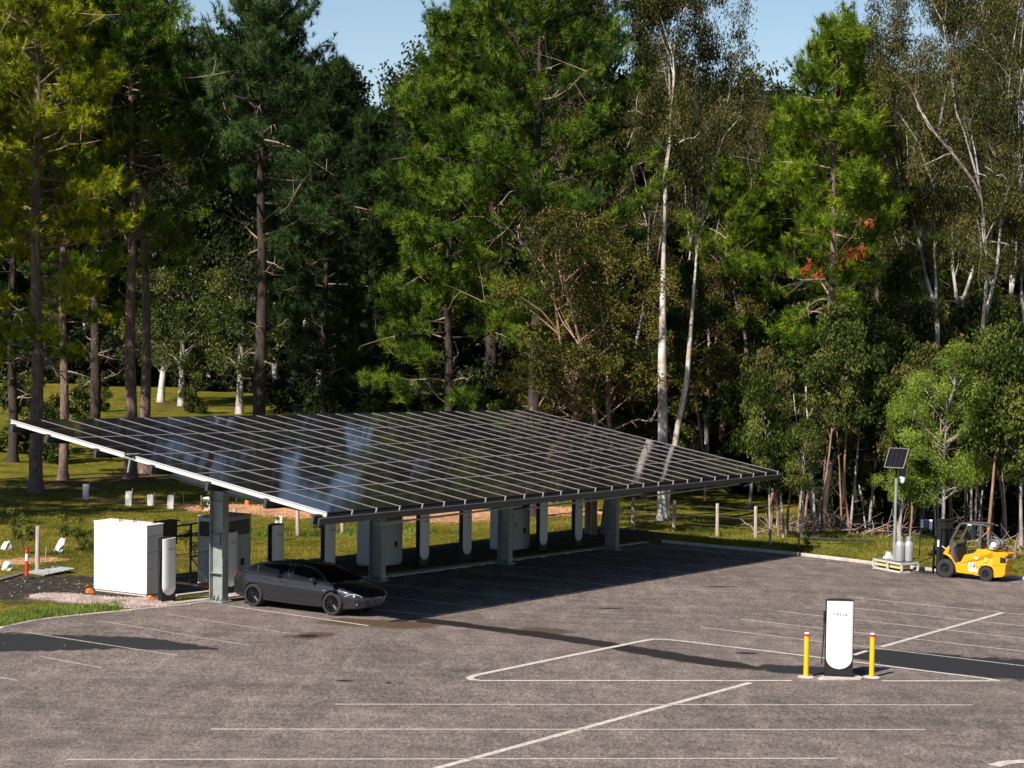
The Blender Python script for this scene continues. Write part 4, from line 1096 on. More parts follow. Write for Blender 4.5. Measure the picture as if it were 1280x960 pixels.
    mb = MB(); mb.prism([(-.28, .88), (-.36, .80), (-.43, .80), (-.52, .88), (-.42, .90)], yl, yl + .006); mb.build('decal', M['label_white'], r)
    flat('decal', -.72, -.86, .74, .90, M['decal_yellow']); flat('decal', -.50, -.53, .56, .62, M['label_white']); flat('decal', -.53, -.56, .56, .62, M['red'], .001)
    mb = MB(); mb.lathe([(.0, 0), (.018, 0), (.018, .01), (.0, .01)], 10, c=(-.79, yl + .005, .81), axis='Y'); mb.build('lock', M['black'], r)
    return r
M['decal_yellow'] = simple("pale_yellow_decal", (.80, .55, .12), .5, 0, .05, 5)
fl_ = build_forklift()
a, b = on_plane(1185, 722.3), on_plane(1238, 727.5)
ctr = (a + b) / 2; hx = (a - b); hx.z = 0; hx.normalize()
side = Vector((-hx.y, hx.x, 0))                     # left of the heading, towards the camera
c = ctr - side * .60 + hx * .17; fl_.location = (c.x, c.y, plane(c.x, c.y) + .004)
fxx = Vector((hx.x, hx.y, plane(hx.x, hx.y) - plane(0, 0))).normalized(); fyy = gn.cross(fxx).normalized()
fl_.rotation_euler = Matrix((fxx, fyy, gn)).transposed().to_euler()

# ------------------------------------------------------------------ solar lamp post on its steel skid, gas bottles
A_, B_ = on_plane(1092, 711), on_plane(1127, 716.5)
dv = (B_ - A_); Lb = math.hypot(dv.x, dv.y); an = math.atan2(dv.y, dv.x)
sk = empty('ballast_skid', A_, an, 'white steel skid with yellow weights under the solar lamp post by the kerb', 'skid')
Wd = .85
for xx in (0, Lb / 2, Lb):
    for yy in (0, Wd):
        mb = MB(); mb.box((xx, yy, .20), (.07, .07, .40)); mb.build('leg', M['fascia'], sk)
for zz in (.06, .38):
    for yy in (0, Wd):
        mb = MB(); mb.box((Lb / 2, yy, zz), (Lb + .07, .07, .07)); mb.build('rail', M['fascia'], sk)
    for xx in (0, Lb):
        mb = MB(); mb.box((xx, Wd / 2, zz), (.07, Wd - .07, .07)); mb.build('rail', M['fascia'], sk)
for k in range(2):
    mb = MB(); mb.box((Lb * (.26 + .48 * k), .3, .24), (Lb * .42, .5, .16), bev=.02); mb.build('ballast_weight', M['decal_yellow'], sk)
for k in range(5):
    mb = MB(); mb.box((Lb / 2, Wd * (.1 + .2 * k), .425), (Lb, .16, .02)); mb.build('deck_plank', M['steel_dark'], sk)
pb = Vector(A_) + Matrix.Rotation(an, 3, 'Z') @ Vector((Lb * .46, Wd * .45, .435))
pl = empty('solar_lamp_post', pb, 0, 'tall slim steel pole with a tilted solar panel, grey box and white camera on top', 'lamp post')
HP = (700 - 605) / 30.6 - .0
top_z = 3.25
mb = MB(); mb.ring([(0, 0, 0), (.02, 0, top_z)], .055, 14); mb.build('pole', M['galv'], pl, smooth=50)
mb = MB(); mb.lathe([(.14, 0), (.14, .02), (.07, .025), (.06, .12)], 14); mb.build('pole_base', M['galv'], pl)
mb = MB(); mb.ring([(.02, 0, top_z), (.02, 0, top_z + .55)], .05, 12); mb.build('pole_head', M['mast'], pl)
Rp = Matrix.Rotation(math.radians(14), 3, 'Z') @ Matrix.Rotation(math.radians(50), 3, 'X') @ Matrix.Rotation(math.radians(0), 3, 'Z')
pc = Vector((.0, -.05, top_z + .80))
# panel as a parallelogram seen tilted to the right: build true rectangle turned about its own normal
Rp = Matrix.Rotation(math.radians(-28), 3, 'Z') @ Matrix.Rotation(math.radians(48), 3, 'X')
mb = MB(); mb.box(pc, (.80, .98, .04), R=Rp); ppn = mb.build('panel_frame', M['seam_silver'], pl)
for k in range(4):
    mb = MB(); mb.box(pc + Rp @ Vector((-.285 + k * .19, 0, .022)), (.186, .94, .008), R=Rp); mb.build('panel_glass', M['solar'], pl)
mb = MB(); mb.ring([(.02, 0, top_z + .5), pc + Rp @ Vector((0, 0, -.03))], .03, 8); mb.build('panel_bracket', M['mast'], pl)
mb = MB(); mb.box((.27, .10, top_z + .33), (.26, .2, .52), bev=.02); mb.build('battery_box', M['grey_plastic'], pl)
mb = MB(); mb.box((.27, .0, top_z + .02), (.22, .14, .12), bev=.02); mb.lathe([(.0, -.22), (.06, -.19), (.085, -.12), (.08, -.03), (.05, .0)], 14, c=(.27, 0, top_z)); mb.build('dome_camera', M['white'], pl, smooth=50)
def bottle(x, y, lb):
    o = MB(); o.lathe([(.10, .0), (.17, .03), (.185, .12), (.185, .62), (.165, .74), (.10, .82), (.08, .84), (.0, .85)], 22)
    p = Vector(A_) + Matrix.Rotation(an, 3, 'Z') @ Vector((x, y, .435))
    r = empty('gas_cylinder', p, 0, lb, 'gas cylinder', 'gas cylinders on the skid')
    o.build('cylinder', M['silver'], r, smooth=50)
    c = MB(); c.lathe([(.11, .82), (.12, .98), (.105, .98), (.10, .84)], 18); c.build('collar', M['silver'], r, smooth=40)
    c = MB(); c.lathe([(.03, .84), (.035, .93), (.0, .94)], 8); c.build('valve', M['mast'], r)
bottle(Lb * .76, .22, 'silver gas cylinder in front, right of the lamp pole on the skid'); bottle(Lb * .84, .58, 'silver gas cylinder half hidden behind the other one on the skid')
p = Vector(A_) + Matrix.Rotation(an, 3, 'Z') @ Vector((Lb * .22, .5, .435))
mb = MB(); mb.prism([(-.22, 0), (.22, 0), (.24, .06), (.06, .10), (-.02, .26), (-.08, .26), (-.12, .10), (-.22, .06)], -.12, .12); o = mb.build('crumpled_bag', M['plastic_bag'], loc=p, rz=.4); tag(o, 'crumpled pale bag lying on the left end of the skid', 'bag')
# blue sign on its stake
p = at(1149, 696); sg = empty('small_sign', p, math.radians(-14), 'small dark blue sign with white right edge on a thin stake left of the forklift', 'sign')
mb = MB(); mb.ring([(0, .02, 0), (.05, .02, 1.75)], .025, 6); mb.build('stake', M['mast'], sg)
mb = MB(); mb.box((.20, 0, 1.38), (.36, .02, .36), bev=0); mb.build('sign_face', M['sign_blue'], sg)
mb = MB(); mb.box((.44, 0, 1.36), (.12, .022, .40)); mb.build('sign_edge', M['label_white'], sg)
for k in range(5):
    mb = MB(); mb.box((.19, -.012, 1.50 - k * .06), (.26, .004, .014)); mb.build('text_line', M['galv'], sg)

# ------------------------------------------------------------------ posts, guards, wires, delineator
def fpost(px, pyb, pyt, k, label):
    p = at(px, pyb); s = F_PX / p.y; h = (pyb - pyt) / s
    o = MB(); random.seed(k); lean = random.uniform(-.03, .03)
    o.ring([(0, 0, -.1), (lean * .5, 0, h * .5), (lean, 0, h - .02), (lean, 0, h)], [.085, .08, .078, .06], 9)
    ob = o.build('fence_post', M['wood_post'], loc=p, smooth=40); tag(ob, label, 'fence post', 'weathered timber fence posts along the lawn'); return p, h
FP = []
for k, (px, yb, yt, lb) in enumerate(((46.5, 715, 657, 'timber fence post behind the red delineator at the left'), (250, 690, 644, 'timber fence post left of the first steel column'),
        (292, 682, 636, 'timber fence post above the shaded louvred cabinet'), (372, 671, 637, 'timber fence post between the two shaded posts behind the car'), (428, 668, 646, 'timber fence post above the windscreen of the grey car, right of a charging post'),
        (791, 663, 622, 'fence post just right of the fourth steel column'), (842, 664, 625, 'fence post with sunlit top right of the pinkish trunk'), (896.5, 671, 629, 'fence post midway between two others right of the carport'),
        (944.5, 675, 633, 'rightmost fence post, before the saplings'))):
    p, h = fpost(px, yb, yt, k, lb); FP.append((p, h))
def wires(a, b, lb):
    (p, h), (q, g) = a, b; mb = MB()
    for f in (.35, .62, .88):
        mb.ring([p + Vector((0, 0, h * f)), (p + q) / 2 + Vector((0, 0, (h + g) / 2 * f - .04)), q + Vector((0, 0, g * f))], .008, 4)
    o = mb.build('fence_wire', M['wire']); tag(o, lb, 'fence wire')
wires(FP[5], FP[6], 'wires strung from the post beside the fourth column to the sunlit topped post')
wires(FP[6], FP[7], 'wires strung between the two middle fence posts right of the carport')
wires(FP[7], FP[8], 'wires strung to the rightmost fence post')
def guard(px, pyb, pyt, lean, lb, w=.30):
    p = at(px, pyb); s = F_PX / p.y; h = (pyb - pyt) / s
    r = empty('tree_guard', p, 0, lb, 'tree guard', 'white tree guards on the lawn')
    mb = MB(); mb.prism([(-w * .5, -w * .3), (w * .5, -w * .3), (0, w * .55)], 0, h, 'XY', T=Matrix.Rotation(lean, 4, 'Y')); mb.build('sleeve', M['guard'], r)
    mb = MB(); mb.ring([(w * .55, 0, -.05), (w * .55 + .02, 0, h * 1.2)], .014, 5); mb.build('stake', M['wood_post'], r)
for a in ((107.5, 624, 605, .0, 'leftmost white tree guard, standing in tree shade'), (160.5, 632.5, 614, .05, 'second white tree guard from the left, at the edge of the mulch'), (188.5, 632.5, 618.5, -.05, 'third white tree guard from the left, with a tuft of green'),
          (213, 636.5, 619, .04, 'white tree guard nearest the left of the first steel column'), (259.5, 639, 621, -.10, 'leaning white tree guard just left of the first steel column'), (347, 664, 645, .1, 'pale tree guard beyond the shaded cabinet')): guard(*a)
def stakes(px, pyb, pyt, lb):
    p = at(px, pyb); h = (pyb - pyt) / (F_PX / p.y); mb = MB(); mb.ring([(0, 0, -.05), (.02, 0, h)], .018, 5)
    o = mb.build('stake', M['wood_post'], loc=p); tag(o, lb, 'stake', 'thin stakes on the lawn')
for a in ((229, 631, 615, 'thin stake left of the steel column beyond the lawn guards'), (251, 636, 619, 'thin stake beside the leaning tree guard'), (57, 702, 683, 'thin stake right of the post by the delineator'), (310, 628, 614, 'thin stake under the roof edge, left of the hanging cone'), (295, 628, 616, 'short stake right of the first steel column')): stakes(*a)
# small red cone shaped marker beyond the roof edge
p = at(309, 632); mb = MB(); mb.lathe([(.20, 0), (.20, .03), (.13, .04), (.05, .62), (.03, .64), (0, .64)], 16); o = mb.build('traffic_cone', M['orange'], loc=p + Vector((0, 0, .2)), smooth=40); o.location = p
tag(o, 'small orange cone on the lawn just under the left roof edge', 'cone')
# red and white delineator
p = at(33.5, 723.5); d = empty('delineator', p, 0, 'red delineator post with white band on a round base, left edge of the dirt', 'delineator')
h = (723 - 683) / (F_PX / p.y)
mb = MB(); mb.lathe([(.24, 0), (.24, .03), (.10, .07), (.06, .08)], 16); mb.build('base', M['rubber'], d)
mb = MB(); mb.lathe([(.055, .07), (.052, h * .55), (.05, h * .56)], 16); mb.build('lower_tube', M['red'], d, smooth=40)
mb = MB(); mb.lathe([(.051, h * .56), (.05, h * .78)], 16); mb.build('white_band', M['white'], d, smooth=40)
mb = MB(); mb.lathe([(.05, h * .78), (.05, h * .88), (.035, h * .90), (.035, h * .93), (.06, h * .95), (.06, h * .99), (0, h)], 16); mb.build('head', M['red'], d, smooth=40)
# pale sheet lying on the ground, plank edge
a, b = at(40, 719), at(84, 714); c = (a + b) / 2; an2 = math.atan2(b.y - a.y, b.x - a.x)
o = MB(); L = (b - a).length; o.prism([(-L / 2, -.5), (L / 2 - .2, -.45), (L / 2, .45), (-L / 2 + .25, .5)], .0, .03, 'XY')
for k in range(6): o.box((-L / 2 + .3 + k * (L - .5) / 5, 0, .04), (.03, .9, .02))
ob = o.build('corrugated_sheet', M['silver'], loc=c + Vector((0, 0, .06)), rz=an2); tag(ob, 'pale corrugated sheet lying on the ground right of the delineator', 'metal sheet')
a, b = at(-40, 738), at(28, 718.5); mb = MB(); d_ = b - a; mb.ring([a + Vector((0, 0, .05)), b + Vector((0, 0, .05))], .07, 4); o = mb.build('timber_sleeper', M['wood_post']); tag(o, 'long timber edging lying on the soil at the far left', 'timber')
# plastic sleeves round seedlings
for (px, py, w, h, lb) in ((6, 688, .42, .30, 'crumpled clear plastic sleeve at the left edge, upper one'), (7, 713, .42, .30, 'crumpled clear plastic sleeve at the left edge, lower one'), (72, 691, .34, .52, 'tall crumpled plastic sleeve left of the white cabinet')):
    p = at(px, py); random.seed(px); mb = MB(); vs = []; n = 9
    for l in range(4):
        for k in range(n):
            a = 2 * PI * k / n; rr = w / 2 * (1.0 - .12 * l + random.uniform(-.25, .25)); vs.append((rr * math.cos(a) + l * .04 * (1 if px < 50 else 1.6), rr * math.sin(a) * .7, h * l / 3 * (1 + random.uniform(-.12, .12))))
    fs = [(l * n + k, l * n + (k + 1) % n, (l + 1) * n + (k + 1) % n, (l + 1) * n + k) for l in range(3) for k in range(n)]
    mb.add(vs, fs + [tuple(range(3 * n, 4 * n))]); o = mb.build('plastic_sleeve', M['plastic_bag'], loc=p); tag(o, lb, 'plastic sleeve', 'crumpled plastic sleeves on the lawn')

# ------------------------------------------------------------------ trees
def rng_dir(rs, n):
    v = rs.normal(size=(n, 3)); return v / np.linalg.norm(v, axis=1)[:, None]
def basis(d):
    """two vectors normal to each row of d"""
    h = np.where(np.abs(d[:, 2:3]) < .9, np.array([[0, 0, 1.]]), np.array([[1., 0, 0]]))
    a = np.cross(d, h); a /= np.linalg.norm(a, axis=1)[:, None] + 1e-9
    return a, np.cross(d, a)
def needles(rs, P, D, size, per=20, width=.05, tone=None, co=.95):
    """bursts of thin triangular needles round points P, axis D"""
    n = len(P); sz = np.asarray(size) * np.ones(n)
    d = np.repeat(D, per, 0); p = np.repeat(P, per, 0); s = np.repeat(sz, per) * rs.uniform(.6, 1.1, n * per)
    dd = d * .75 + rng_dir(rs, n * per) * co; dd /= np.linalg.norm(dd, axis=1)[:, None]
    w = np.cross(dd, rng_dir(rs, n * per)); w /= np.linalg.norm(w, axis=1)[:, None] + 1e-9
    w *= (width * rs.uniform(.7, 1.2, n * per))[:, None]
    st = p + d * (rs.uniform(-.6, .4, n * per) * s)[:, None]
    v = np.stack([st - w * .5, st + w * .5, st + dd * s[:, None]], 1).reshape(-1, 3)
    t = np.repeat(tone if tone is not None else rs.uniform(0, 1, n), per) + rs.normal(size=n * per) * .10
    return v, np.arange(len(v)).reshape(-1, 3), np.clip(t, 0, 1)
def leaves(rs, P, per=30, rad=.5, size=.16, width=.05, hang=.7, tone=None, flat=.8):
    n = len(P); N_ = n * per
    p = np.repeat(P, per, 0) + rng_dir(rs, N_) * (rs.uniform(0, 1, N_) ** .5 * np.repeat(np.asarray(rad) * np.ones(n), per))[:, None] * np.array([1, 1, flat])
    d = rng_dir(rs, N_); d[:, 2] -= hang * 1.6; d /= np.linalg.norm(d, axis=1)[:, None]
    w = np.cross(d, rng_dir(rs, N_)); w /= np.linalg.norm(w, axis=1)[:, None] + 1e-9
    s = (size * rs.uniform(.6, 1.25, N_))[:, None]; ww = (width * rs.uniform(.7, 1.3, N_))[:, None]
    v = np.stack([p, p + d * s * .45 + w * ww * .5, p + d * s, p + d * s * .45 - w * ww * .5], 1).reshape(-1, 3)
    f = np.arange(len(v)).reshape(-1, 4)
    t = np.repeat(tone if tone is not None else rs.uniform(0, 1, n), per) + rs.normal(size=N_) * .22
    return v, f, np.clip(t, 0, 1)
def bent(rs, p0, d0, L, n, wob=.15, rise=0.0):
    pts = [np.array(p0, float)]; d = np.array(d0, float); d /= np.linalg.norm(d)
    for k in range(n):
        d = d + rs.normal(size=3) * wob + np.array([0, 0, rise]); d /= np.linalg.norm(d)
        pts.append(pts[-1] + d * L / n)
    return np.array(pts)
def interp(pts, t):
    x = t * (len(pts) - 1); i = min(int(x), len(pts) - 2); return pts[i] + (pts[i + 1] - pts[i]) * (x - i)

def tree_pine(seed, H, R, tr, cb, tipw=.75, needle=.30, lean=(0, 0), dens=1.0, droop=.0, sparse_low=.25, per=18, flare=1.35, dead=8, nw=.05):
    """tall irregular pine; returns trunk mesh, limb mesh, (v, f, tone)"""
    rs = np.random.RandomState(seed); tk = MB(); lb = MB(); dd_ = MB(); lb.twigs = dd_
    n = 16; ctr = [np.array([lean[0] * (k / n) ** 1.3 + math.sin(k * .9 + seed) * .06 * (k > 0), lean[1] * k / n + math.cos(k * .7 + seed) * .06 * (k > 0), H * .985 * k / n]) for k in range(n + 1)]
    rad = [tr * ((1 - .86 * (k / n) ** 1.1)) for k in range(n + 1)]; rad[0] *= flare
    # root flare
    c2 = [ctr[0] - np.array([0, 0, .4]), ctr[0] + np.array([0, 0, .05]), ctr[0] + np.array([0, 0, .55])] + ctr[1:]
    r2 = [tr * flare * 1.15, tr * flare, tr * 1.02] + rad[1:]
    tk.ring(c2, r2, 12, cap=True)
    ctr = np.array(ctr); P = []; D = []; T = []
    z = cb * H; az = rs.uniform(0, 6.28)
    while z < H - .35:
        t = (z - cb * H) / (H * (1 - cb)); az += 2.4 + rs.normal() * .5
        prof = (min(1, .50 + t * 2.4)) * (1 - t) ** .5 + .12
        L = R * prof * rs.uniform(.55, 1.12)
        if t < sparse_low and rs.rand() < .35: z += .4; continue
        el = math.radians(-8 + 62 * t ** 1.3 + rs.normal() * 9)
        d = np.array([math.cos(az) * math.cos(el), math.sin(az) * math.cos(el), math.sin(el)])
        base = interp(ctr, z / (H * .985)); r0 = max(.016, min(tr * .28 * (1 - t * .7), .014 + L * .013))
        pts = bent(rs, base, d, L, 7, .10, .05 - droop * (1 - t))
        lb.ring(pts, [r0 * (1 - .85 * k / 7) for k in range(8)], 5, cap=False)
        ns = int((4 + L * 1.9) * dens)
        for q in range(ns):
            u = .28 + .72 * (q + rs.rand()) / ns; bp = interp(pts, min(u, .999)); sd = 1 if q % 2 else -1
            out = interp(pts, min(1, u + .05)) - interp(pts, max(0, u - .1)); out /= np.linalg.norm(out) + 1e-9
            side = np.cross(out, [0, 0, 1]); side /= np.linalg.norm(side) + 1e-9
            sl = (.35 + .22 * L * (1.15 - u)) * rs.uniform(.6, 1.3)
            sdv = out * .8 + side * sd * rs.uniform(.4, 1.2) + np.array([0, 0, rs.uniform(-.1, .6)])
            sp = bent(rs, bp, sdv, sl, 3, .18, .10)
            if sl > .5: lb.ring(sp, [.018, .014, .01, .006], 3, cap=False)
            tone = rs.uniform(.1, 1.0)
            nt = max(4, int(sl / .15 * dens))
            for k in range(nt):
                w = .5 + .5 * (k + .8) / nt; pp = interp(sp, min(.999, w)); P.append(pp + rs.normal(size=3) * .19)
                dd = sp[-1] - sp[0]; dd /= np.linalg.norm(dd) + 1e-9; dd = dd * .7 + np.array([0, 0, .6]) + rs.normal(size=3) * .4; D.append(dd / np.linalg.norm(dd)); T.append(tone + rs.normal() * .08)
        z += rs.uniform(.12, .36) * (1.05 - .35 * t)
    # top tufts
    for k in range(16): P.append(ctr[-1] + rs.normal(size=3) * [.25, .25, .5] - [0, 0, .2]); D.append(np.array([0, 0, 1.]) + rs.normal(size=3) * .3); T.append(.6)
    # dead bare branches under the crown
    for k in range(dead + 16):
        z = H * (cb * rs.uniform(.45, 1.1) if k < dead else rs.uniform(cb, .85)); az = rs.uniform(0, 6.28); L = rs.uniform(.6, 2.6) * (1 if k < dead else R * .42)
        pts = bent(rs, interp(ctr, z / H), [math.cos(az), math.sin(az), rs.uniform(-.2, .6)], L, 5, .22, -.02)
        dd_.ring(pts, [.05, .04, .03, .022, .015, .008], 5, cap=False)
        for q in range(3):
            b = interp(pts, rs.uniform(.3, .9)); s2 = bent(rs, b, rng_dir(rs, 1)[0], L * .35, 3, .2); dd_.ring(s2, [.018, .012, .008, .004], 3, cap=False)
    return tk, lb, needles(rs, np.array(P), np.array(D), needle * 1.35, int(per * 1.35), nw * .78, np.array(T), .72)

def tree_gum(seed, H, R, tr, fork, nl=4, wob0=.07, lk=1.0, leaf=.17, per=34, crown_lo=.42, lean=(0, 0), lw=.055, clr=.55, hang=.8, side=.5, stems=1, spread=.55, minr=.012, dens=1.0):
    """forking smooth barked tree with hanging leaf clumps"""
    rs = np.random.RandomState(seed); tk = MB(); lb = MB(); tw = MB(); P = []; T = []
    def grow(p, d, L, r, lvl):
        n = 6 if lvl < 2 else 4
        pts = bent(rs, p, d, L, n, wob0 if lvl == 0 else .07 + .05 * lvl, .04 if lvl else .0)
        (tk if lvl == 0 else (lb if r > .028 else tw)).ring(pts, [r * (1 - .38 * k / n) for k in range(n + 1)], 11 if lvl == 0 else (7 if lvl == 1 else (5 if r > .028 else 3)), cap=False)
        if lvl == nl or r < minr:
            tone = rs.uniform(.1, .9)
            for u in (.2, .6, 1.0):
                if rs.rand() < .9 * dens: P.append(interp(pts, min(.999, u)) + rs.normal(size=3) * .2 - [0, 0, .25]); T.append(tone + rs.normal() * .1)
            return
        e = pts[-1]; dd = pts[-1] - pts[-2]; dd /= np.linalg.norm(dd)
        k = 2 if rs.rand() < .6 else 3
        for q in range(k):
            a = rng_dir(rs, 1)[0]; a[2] = abs(a[2]) * .4; nd = dd + a * spread * rs.uniform(.5, 1.3); nd /= np.linalg.norm(nd)
            grow(e, nd, L * rs.uniform(.58, .82) * (lk if lvl == 0 else 1), r * .60 * rs.uniform(.8, 1.1), lvl + 1)
        if lvl >= 1:
            for q in range(2 if lvl > 1 else 3):
                b = interp(pts, rs.uniform(.25, .9)); a = rng_dir(rs, 1)[0]; a[2] = a[2] * .5 + .15; nd = dd * .5 + a * side * 1.7; nd /= np.linalg.norm(nd)
                grow(b, nd, L * rs.uniform(.35, .6), r * .32, max(lvl + 2, nl - 1))
    for s in range(stems):
        a = rs.uniform(0, 6.28); o = np.array([math.cos(a), math.sin(a), 0]) * (tr * 1.4 if stems > 1 else 0)
        d0 = np.array([lean[0] / H, lean[1] / H, 1.0]) + (o * .12 / (tr * 1.4) if stems > 1 else 0)
        Lt = H * fork
        tk.ring([o - [0, 0, .5], o + [0, 0, .02], o + np.array([0, 0, .4])], [tr * 1.5, tr * 1.3, tr * 1.0], 11, cap=False)
        grow(o + np.array([0, 0, .35]), d0, Lt, tr, 0)
    P = np.array(P); T = np.array(T)
    # squash the crown to the wanted height and radius
    hmax = P[:, 2].max() + .3
    sc = H / hmax; rr = np.percentile(np.hypot(P[:, 0] - P[:, 0].mean(), P[:, 1] - P[:, 1].mean()), 92); rx = R / max(.1, rr)
    def fit(v):
        v = np.array(v, float); k = np.clip((v[..., 2] - H * fork * .5) / (H * .3), 0, 1); f = 1 + (rx - 1) * k
        c = np.array([lean[0], lean[1]]) * np.clip(v[..., 2:3] / H, 0, 1)
        v[..., 0] = c[..., 0] + (v[..., 0] - c[..., 0]) * f; v[..., 1] = c[..., 1] + (v[..., 1] - c[..., 1]) * f; v[..., 2] *= sc; return v
    tk.v = [Vector(q) for q in fit(np.array([tuple(q) for q in tk.v]))]; lb.v = [Vector(q) for q in fit(np.array([tuple(q) for q in lb.v]))] if lb.v else []
    if tw.v: tw.v = [Vector(q) for q in fit(np.array([tuple(q) for q in tw.v]))]
    lb.twigs = tw
    P = fit(P)
    return tk, lb, leaves(rs, P, per, clr * rs.uniform(.6, 1.2, len(P)), leaf, lw, hang, T)

def tree_bush(seed, H, R, tr, cb, per=26, leaf=.13, lw=.06, ncl=120, clr=.40, hang=.25, stems=1, shape=.8, nodir=.6):
    """round leafy tree: clumps spread unevenly through the crown volume, limbs reach for them"""
    rs = np.random.RandomState(seed); tk = MB(); lb = MB()
    P = []; T = []; tops = []
    for s in range(stems):
        a = 6.28 * s / stems + rs.rand(); o = np.array([math.cos(a), math.sin(a), 0]) * (tr * 2.2 if stems > 1 else 0)
        pts = bent(rs, o - [0, 0, .3], np.array([o[0] * .25 / (tr + .01) * .12, o[1] * .25 / (tr + .01) * .12, 1.]), H * .86, 8, .06, .05)
        tk.ring(pts, [tr * (1.25 if k == 0 else 1 - .8 * k / 8) for k in range(9)], 8, cap=False); tops.append(pts)
    nb = max(5, ncl // 9); lobes = []
    for k in range(nb):
        t = rs.uniform(0, 1); z = H * (cb + (1 - cb) * t); prof = math.sin(min(1, .12 + t * .95) * PI) ** shape * .9 + .12
        az = rs.uniform(0, 6.28); r = R * prof * rs.uniform(.3, 1.0)
        c = interp(tops[k % stems], min(.99, z / H)); q = np.array([c[0] + r * math.cos(az), c[1] + r * math.sin(az), z]); lobes.append(q)
        b = interp(tops[k % stems], max(.1, min(.97, (z - r * .6) / (H * .86))))
        m_ = (b + q) / 2 + rs.normal(size=3) * .15; lb.ring([b, m_, q], [max(.012, tr * .30), max(.01, tr * .18), .008], 4, cap=False)
        tn = rs.uniform(.1, .9); lr = R * rs.uniform(.22, .42)
        for j in range(max(3, ncl // nb)):
            P.append(q + rng_dir(rs, 1)[0] * lr * rs.uniform(.2, 1) * np.array([1, 1, .75])); T.append(tn + rs.normal() * .12)
    return tk, lb, leaves(rs, np.array(P), per, clr, leaf, lw, hang, np.clip(np.array(T), 0, 1))

TREES = {}
def make_tree(name, res, bark, leafm, loc, label, cat, group=None, rz=0, scale=1):
    tk, lb, (v, f, t) = res
    r = empty(name, loc, rz, label, cat, group); r.scale = (scale,) * 3
    tk.build('trunk', M[bark], r, smooth=60)
    if lb.v: lb.build('branches', M[bark], r, smooth=60, kind='stuff')
    if getattr(lb, 'twigs', None) and lb.twigs.v: lb.twigs.build('twigs', M['twig' if 'pine' in name else 'twig_dark'], r, kind='stuff')
    me = np_mesh('crown', v, f, M[leafm], fattrs=dict(tone=t)); c = link('crown', me, r); c['kind'] = 'stuff'
    return r
def cp(root, loc, label, rz=0, scale=1.0, group=None, sx=1.0): return copy_tree(root, loc, rz, label, (scale * sx, scale * sx, scale), group)
def hh(px_top, loc): return CZ + (344 - px_top) / F_PX * loc.y - loc.z      # height that reaches pixel row px_top

# --- the big pines (see the photograph for which is which)
G_P = 'tall pines behind the carport'
def C(px, d): return col_at(px, d)
l = at(45, 616); pA = make_tree('pine_tree', tree_pine(11, 31, 5.6, .36, .22, per=20, dead=14), 'bark_pine', 'leaf_pine_olive', l, 'leftmost big pine with sunlit olive foliage, its trunk standing nearest the left edge', 'pine tree', G_P)
l = at(79, 600); pB = make_tree('pine_tree', tree_pine(12, 30, 4.4, .27, .28, per=20, dead=12), 'bark_pine', 'leaf_pine_olive', l, 'slimmer olive pine with straight sunlit trunk, second from the left edge', 'pine tree', G_P)
l = C(163, 117); pC = make_tree('pine_tree', tree_pine(13, 29.5, 6.4, .36, .42, per=18), 'bark_pine', 'leaf_pine', l, 'pine with sunlit bare trunk over the left part of the roof', 'pine tree', G_P)
l = C(181, 121); cp(pC, l, 'dark trunked pine close behind the sunlit bare trunk over the left of the roof', 2.0, .97, G_P)
l = C(325, 116); pE = make_tree('pine_tree', tree_pine(15, 29.6, 6.3, .40, .44, per=20, dead=10, dens=1.1), 'bark_dark', 'leaf_pine_blue', l, 'big bluish green pine with thick dark trunk and rounded top left of centre', 'pine tree', G_P)
l = C(668, 102); pF = make_tree('pine_tree', tree_pine(16, 31, 7.2, .34, .28, per=20, dead=12, dens=1.0, flare=1.2), 'bark_dark', 'leaf_pine', l, 'widest pine at the centre with long reddish limbs, top cut by the frame', 'pine tree', G_P)
l = C(560, 110); pG = make_tree('pine_tree', tree_pine(17, 25.0, 5.6, .28, .14, per=20, dead=6, dens=1.1), 'bark_dark', 'leaf_pine', l, 'conical green pine left of the centre pine with dense boughs down to the roof', 'pine tree', G_P)
l = C(1037, 103); pH = make_tree('pine_tree', tree_pine(18, hh(38, l), 5.2, .25, .42, per=20, dead=8, dens=1.15), 'bark_pine', 'leaf_pine_bright', l, 'pointed bright green pine standing alone against the sky right of centre', 'pine tree', G_P)
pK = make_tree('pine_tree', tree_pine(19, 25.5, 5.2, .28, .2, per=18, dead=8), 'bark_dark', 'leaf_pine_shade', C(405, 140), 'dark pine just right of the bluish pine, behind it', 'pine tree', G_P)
PINES = [(pK, 462, 132, 1.1, .86, 'dark pine behind, in the gap left of the conical pine'), (pF, 118, 142, 4.0, 1.1, 'dark pine behind the two olive pines at the left'),
 (pB, -30, 112, 2.2, 1.0, 'olive pine cut by the left edge of the frame'), (pK, 15, 128, 5.2, 1.15, 'dark lower pine behind the leftmost olive pine'), (pE, 612, 150, 3.0, 1.25, 'dark pine hidden between the conical pine and the centre pine'),
 (pH, 905, 128, 2.0, .80, 'small green pine behind the left flank of the pointed pine'),
 (pK, 372, 156, 3.3, 1.05, 'dark pine behind the right flank of the bluish pine'), (pK, 500, 155, 1.0, .85, 'dark lower pine at the back, left of the conical pine'),
 (pE, 705, 140, 5.0, 1.15, 'dark pine behind the right side of the centre pine'), (pH, 990, 135, 4.0, .95, 'dark green pine behind the left of the pointed pine'), (pH, 1095, 122, 1.0, .88, 'green pine behind the right of the pointed pine'), (pK, 420, 175, 2.0, 1.15, 'far dark pine above the left centre of the roof'), (pF, 1210, 150, 2.0, .95, 'dark pine behind the gums near the right edge')]
for o_, px, d, rz, sc, lb_ in PINES: cp(o_, C(px, d), lb_, rz, sc, G_P)

